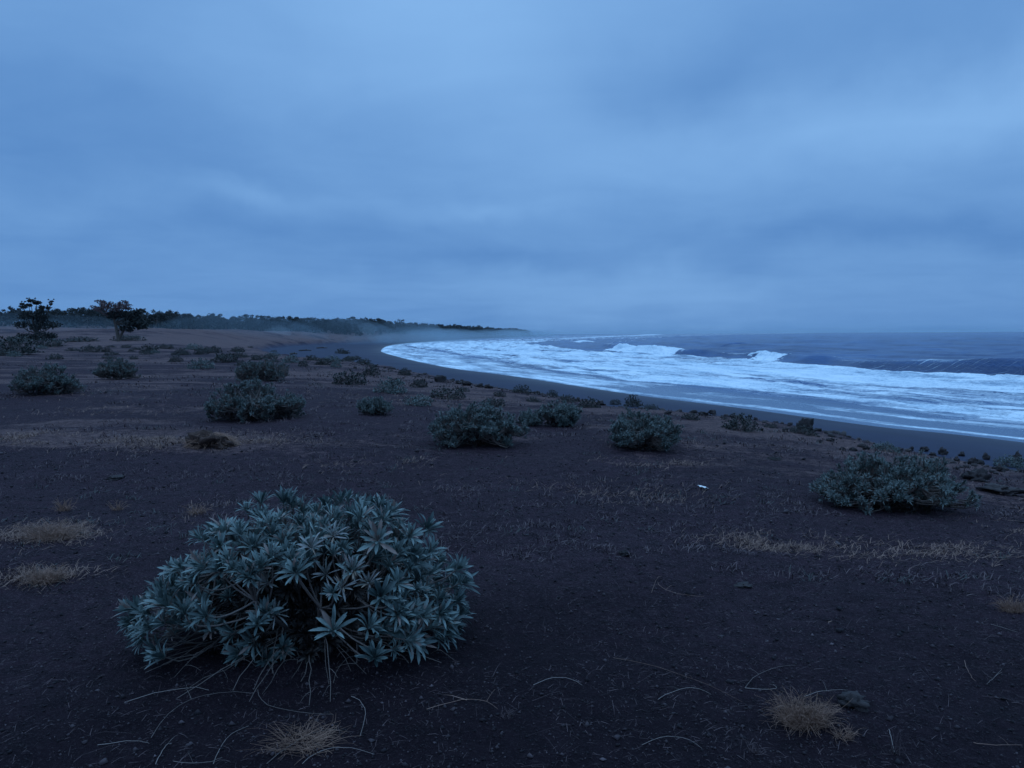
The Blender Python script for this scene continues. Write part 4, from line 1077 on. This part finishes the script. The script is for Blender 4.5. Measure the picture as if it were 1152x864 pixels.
Vp[:, :, 0] += q[:, 0, None]; Vp[:, :, 1] += q[:, 1, None]; Vp[:, :, 2] += (zt + sz * .3)[:, None]
Fp = np.array([(0, 1, 4), (1, 2, 4), (2, 3, 4), (3, 0, 4), (1, 0, 5), (2, 1, 5), (3, 2, 5), (0, 3, 5)])
tin = np.where(nr.uniform(0, 1, n) > .985, 1.6, nr.uniform(-.4, .35, n))
gr.V.append(Vp.reshape(-1, 3)); gr.F[3] = [(Fp[None] + (np.arange(n) * 6)[:, None, None]).reshape(-1, 3)]; gr.A.append(np.repeat(tin, 6)); gr.n = n * 6
tag(gr.build('gravel', M_GRIT), 'fine dark volcanic gravel scattered over the soil', 'gravel', kind='stuff')

# dry grass tufts, each one a thing
def tuft(u, v, wp, hp, n, label, m=M_TUFT):
    x, y, z = hit(u, v); W_ = wp / FPX * y / 2; H_ = hp / FPX * y
    a = Acc(); rg = random.Random(int(u * 7 + v))
    for k in range(n):
        an = rg.uniform(0, 6.28); rad = rg.random() ** .7
        b0 = np.array([math.cos(an) * W_ * .45 * rad, math.sin(an) * W_ * .35 * rad, -.005])
        o_ = rg.uniform(.3, 1.0)
        a2 = an + rg.gauss(0, 1.1)
        e = b0 + np.array([math.cos(a2) * W_ * .6 * o_ + rg.uniform(-.35, .35) * W_, math.sin(a2) * W_ * .5 * o_ + rg.uniform(-.2, .2) * W_, H_ * rg.uniform(.0, .9) ** 1.3])
        mid_ = (b0 + e) / 2 + np.array([rg.uniform(-.35, .35) * W_, rg.uniform(-.2, .2) * W_, H_ * rg.uniform(.1, .6)])
        tube(a, bez(b0, mid_, e, 5), np.linspace(.0012, .0005, 5) * (.6 + y * .16) * rg.uniform(.5, 1.1), 3, rg.uniform(0, 1))
    return tag(a.build('grass_tuft', m, None, False, (x, y, z)), label, 'grass tuft', 'dry grass tufts on the soil')
tuft(903, 815, 96, 40, 620, 'curly brown dry grass tuft in the lower right beside a dark low rock')
tuft(950, 830, 40, 16, 90, 'thin straggle of dry grass trailing right from the lower right tuft')
tuft(1140, 688, 44, 22, 220, 'dry grass tuft cut by the right edge of the picture')
tuft(50, 655, 70, 24, 260, 'wide dry grass tuft low at the left, the nearer of two')
tuft(60, 606, 96, 26, 320, 'wide dry grass tuft at the left, behind the nearer one')
tuft(72, 575, 30, 18, 90, 'small upright dry tuft behind the two wide ones at the left')
tuft(132, 574, 26, 14, 60, 'faint small dry tuft left of the foreground bush')
tuft(222, 578, 40, 14, 90, 'faint dry tuft just behind the left shoulder of the foreground bush')
tuft(340, 838, 130, 22, 230, 'loose tangle of dead stalks at the bottom below the foreground bush')
tuft(570, 806, 40, 14, 30, 'little dry tuft with one upright stalk near the bottom middle', M_DRYDIM)
tuft(1005, 848, 40, 30, 22, 'sparse upright stalks near the bottom right corner', M_DRYDIM)
tuft(850, 848, 34, 18, 30, 'small low straw tuft at the bottom, left of the curly one', M_DRYDIM)

# mound of earth and matted grass
x, y, z = hit(236, 502); md = empty('grass_mound', (x, y, z - .03), 0, .74); tag(md, 'low mound of dark earth and matted dry grass before the broad silvery shrub', 'mound')
V_, F_ = rock_mesh(random.Random(2), .62, .5, .42); a = Acc(); a.add(V_ + np.array([-.06, 0, .06]), F_, 0.1)
V_, F_ = rock_mesh(random.Random(9), .38, .4, .28); a.add(V_ + np.array([.28, -.08, .04]), F_, 0.1); a.build('earth', M_EARTH, md, False)
a = Acc(); rg = random.Random(6)
for k in range(1100):
    an = rg.uniform(0, 6.28); ra = rg.random() ** .5
    b0 = np.array([math.cos(an) * .42 * ra, math.sin(an) * .3 * ra + .06, .24 * (1 - ra * ra)])
    if b0[1] < -.04 and -.10 < b0[0] < .24 and rg.random() < .8: continue
    e = b0 + np.array([math.cos(an) * .16 + rg.uniform(-.08, .08), math.sin(an) * .12, rg.uniform(-.08, .07)])
    tube(a, bez(b0, (b0 + e) / 2 + np.array([0, 0, .06]), e, 4), np.linspace(.005, .0025, 4), 3, rg.uniform(0.3, 1.3))
a.build('matted_grass', M_TUFT, md)

# pale dead stalks lying on the ground
STK = [((740, 789), (772, 778), (800, 783), 'straight pale stalk lying left of the curly dry tuft'),
       ((838, 776), (860, 758), (895, 750), 'long pale stalk arching up behind the curly dry tuft'),
       ((838, 776), (870, 778), (870, 772), 'short pale stalk at the foot of the arching one behind the curly tuft'),
       ((905, 785), (930, 780), (952, 778), 'pale stalk reaching right from the top of the curly dry tuft'),
       ((722, 840), (760, 832), (790, 844), 'bowed pale stalk near the bottom, right of the middle'),
       ((740, 657), (755, 668), (792, 672), 'faint curved stalk on open soil right of the middle'),
       ((733, 668), (738, 655), (742, 650), 'tiny upright stalk left of the faint curved one'),
       ((600, 772), (630, 766), (655, 773), 'thin bowed stalk on the soil near the bottom middle'),
       ((1110, 771), (1118, 765), (1127, 754), 'short slanting stalk near the lower right corner'),
       ((1085, 745), (1090, 760), (1098, 768), 'faint bent stalk left of the short slanting one'),
       ((1115, 704), (1125, 708), (1145, 713), 'thin pale stalk lying near the right edge'),
       ((690, 742), (760, 760), (835, 792), 'very long faint creeping stalk left of the curly dry tuft'),
       ((140, 792), (200, 778), (235, 778), 'long pale stalk lying left below the foreground bush'),
       ((170, 832), (215, 790), (285, 782), 'long slanting stalk below the left of the foreground bush'),
       ((290, 778), (310, 800), (375, 805), 'kinked pale stalk below the middle of the foreground bush'),
       ((395, 785), (410, 800), (405, 830), 'hooked stalk right of the tangle of dead stalks'),
       ((175, 862), (185, 845), (193, 838), 'short upright stalk at the bottom left'),
       ((110, 840), (150, 838), (168, 838), 'short pale stalk lying at the bottom left'),
       ((240, 862), (255, 835), (280, 818), 'slanting stalk at the bottom left of the tangle'),
       ((195, 859), (225, 862), (250, 855), 'pale flat stalk on the bottom edge left of the tangle'),
       ((375, 770), (400, 740), (460, 745), 'thin arching stalk under the right of the foreground bush'),
       ((1000, 822), (1003, 835), (1006, 848), 'upright pale stalk in the sparse tuft near the bottom right corner'),
       ((1095, 838), (1120, 842), (1150, 840), 'thin dark stalk lying at the bottom right corner'),
       ((480, 800), (530, 790), (560, 800), 'faint thin stalk left of the little tuft with one upright stalk'),
       ((300, 862), (350, 830), (385, 825), 'curved pale stalk crossing the tangle of dead stalks'),
       ((340, 862), (375, 845), (420, 850), 'low curved stalk on the bottom edge in the tangle of dead stalks')]
rg = random.Random(14)
for p0, p1, p2, lab in STK:
    P_ = [np.array(hit(*p)) for p in (p0, p1, p2)]
    P_[1] = 2 * P_[1] - .5 * (P_[0] + P_[2])
    o0 = P_[0].copy(); P_ = [p - o0 for p in P_]
    P_[1][2] += .014
    B = bez(*P_, 9); B[:, 2] += .006
    for j in range(1, 8): B[j] += np.array([rg.uniform(-.0022, .0022) for _ in range(3)])
    for j in range(9):
        B[j, 2] = max(B[j, 2], float(terrain(B[j, 0] + o0[0], B[j, 1] + o0[1])) - o0[2] + .003)
    a = Acc(); tube(a, B, np.linspace(.0015, .0008, 9), 4, rg.uniform(0, 1))
    if rg.random() < .6:
        j = rg.randint(3, 6); e = B[j] + np.array([rg.uniform(-.08, .08), rg.uniform(-.03, .06), rg.uniform(.01, .04)])
        tube(a, bez(B[j], (B[j] + e) / 2 + np.array([0, 0, .01]), e, 4), np.linspace(.0010, .0005, 4), 3, rg.uniform(0, 1))
    tag(a.build('dead_stalk', M_DRY if 'faint' in lab or 'dark' in lab else M_PALE, None, False, tuple(o0)), lab, 'dead stalk', 'dead stalks lying on the soil')

# crumpled pale scrap
x, y, z = hit(791, 550)
g = 7; V_ = []; 
for i in range(g):
    for j in range(g):
        uu, vv = i / (g - 1) - .5, j / (g - 1) - .5
        V_.append((uu * .105 - vv * .02, vv * .07 + uu * .02, .02 + .022 * float(fbm(uu * 5 + 3, vv * 5 + 8, 2, 2)) - uu * .03))
id_ = np.arange(g * g).reshape(g, g)
F_ = np.stack([id_[:-1, :-1], id_[1:, :-1], id_[1:, 1:], id_[:-1, 1:]], -1).reshape(-1, 4)
V_ = np.array(V_); top_ = V_ + np.array([0, 0, .003])
E_ = [(id_[i, 0], id_[i + 1, 0]) for i in range(g - 1)] + [(id_[g - 1, j], id_[g - 1, j + 1]) for j in range(g - 1)] + [(id_[i + 1, g - 1], id_[i, g - 1]) for i in reversed(range(g - 1))] + [(id_[0, j + 1], id_[0, j]) for j in reversed(range(g - 1))]
FS = np.array([(a_, b_, b_ + g * g, a_ + g * g) for a_, b_ in E_])
ac = Acc(); ac.add(np.concatenate([V_, top_]), np.concatenate([F_[:, ::-1], F_ + g * g, FS]), .5)
tag(ac.build('litter_scrap', M_SCRAP, None, False, (x, y, z)), 'small crumpled white scrap lying on the bare soil', 'scrap')

# prototypes never placed would float at the origin
for d_ in list(protos.values()) + protoT:
    if d_.get('fresh'):
        for ch in list(d_.children): bpy.data.objects.remove(ch)
        bpy.data.objects.remove(d_)
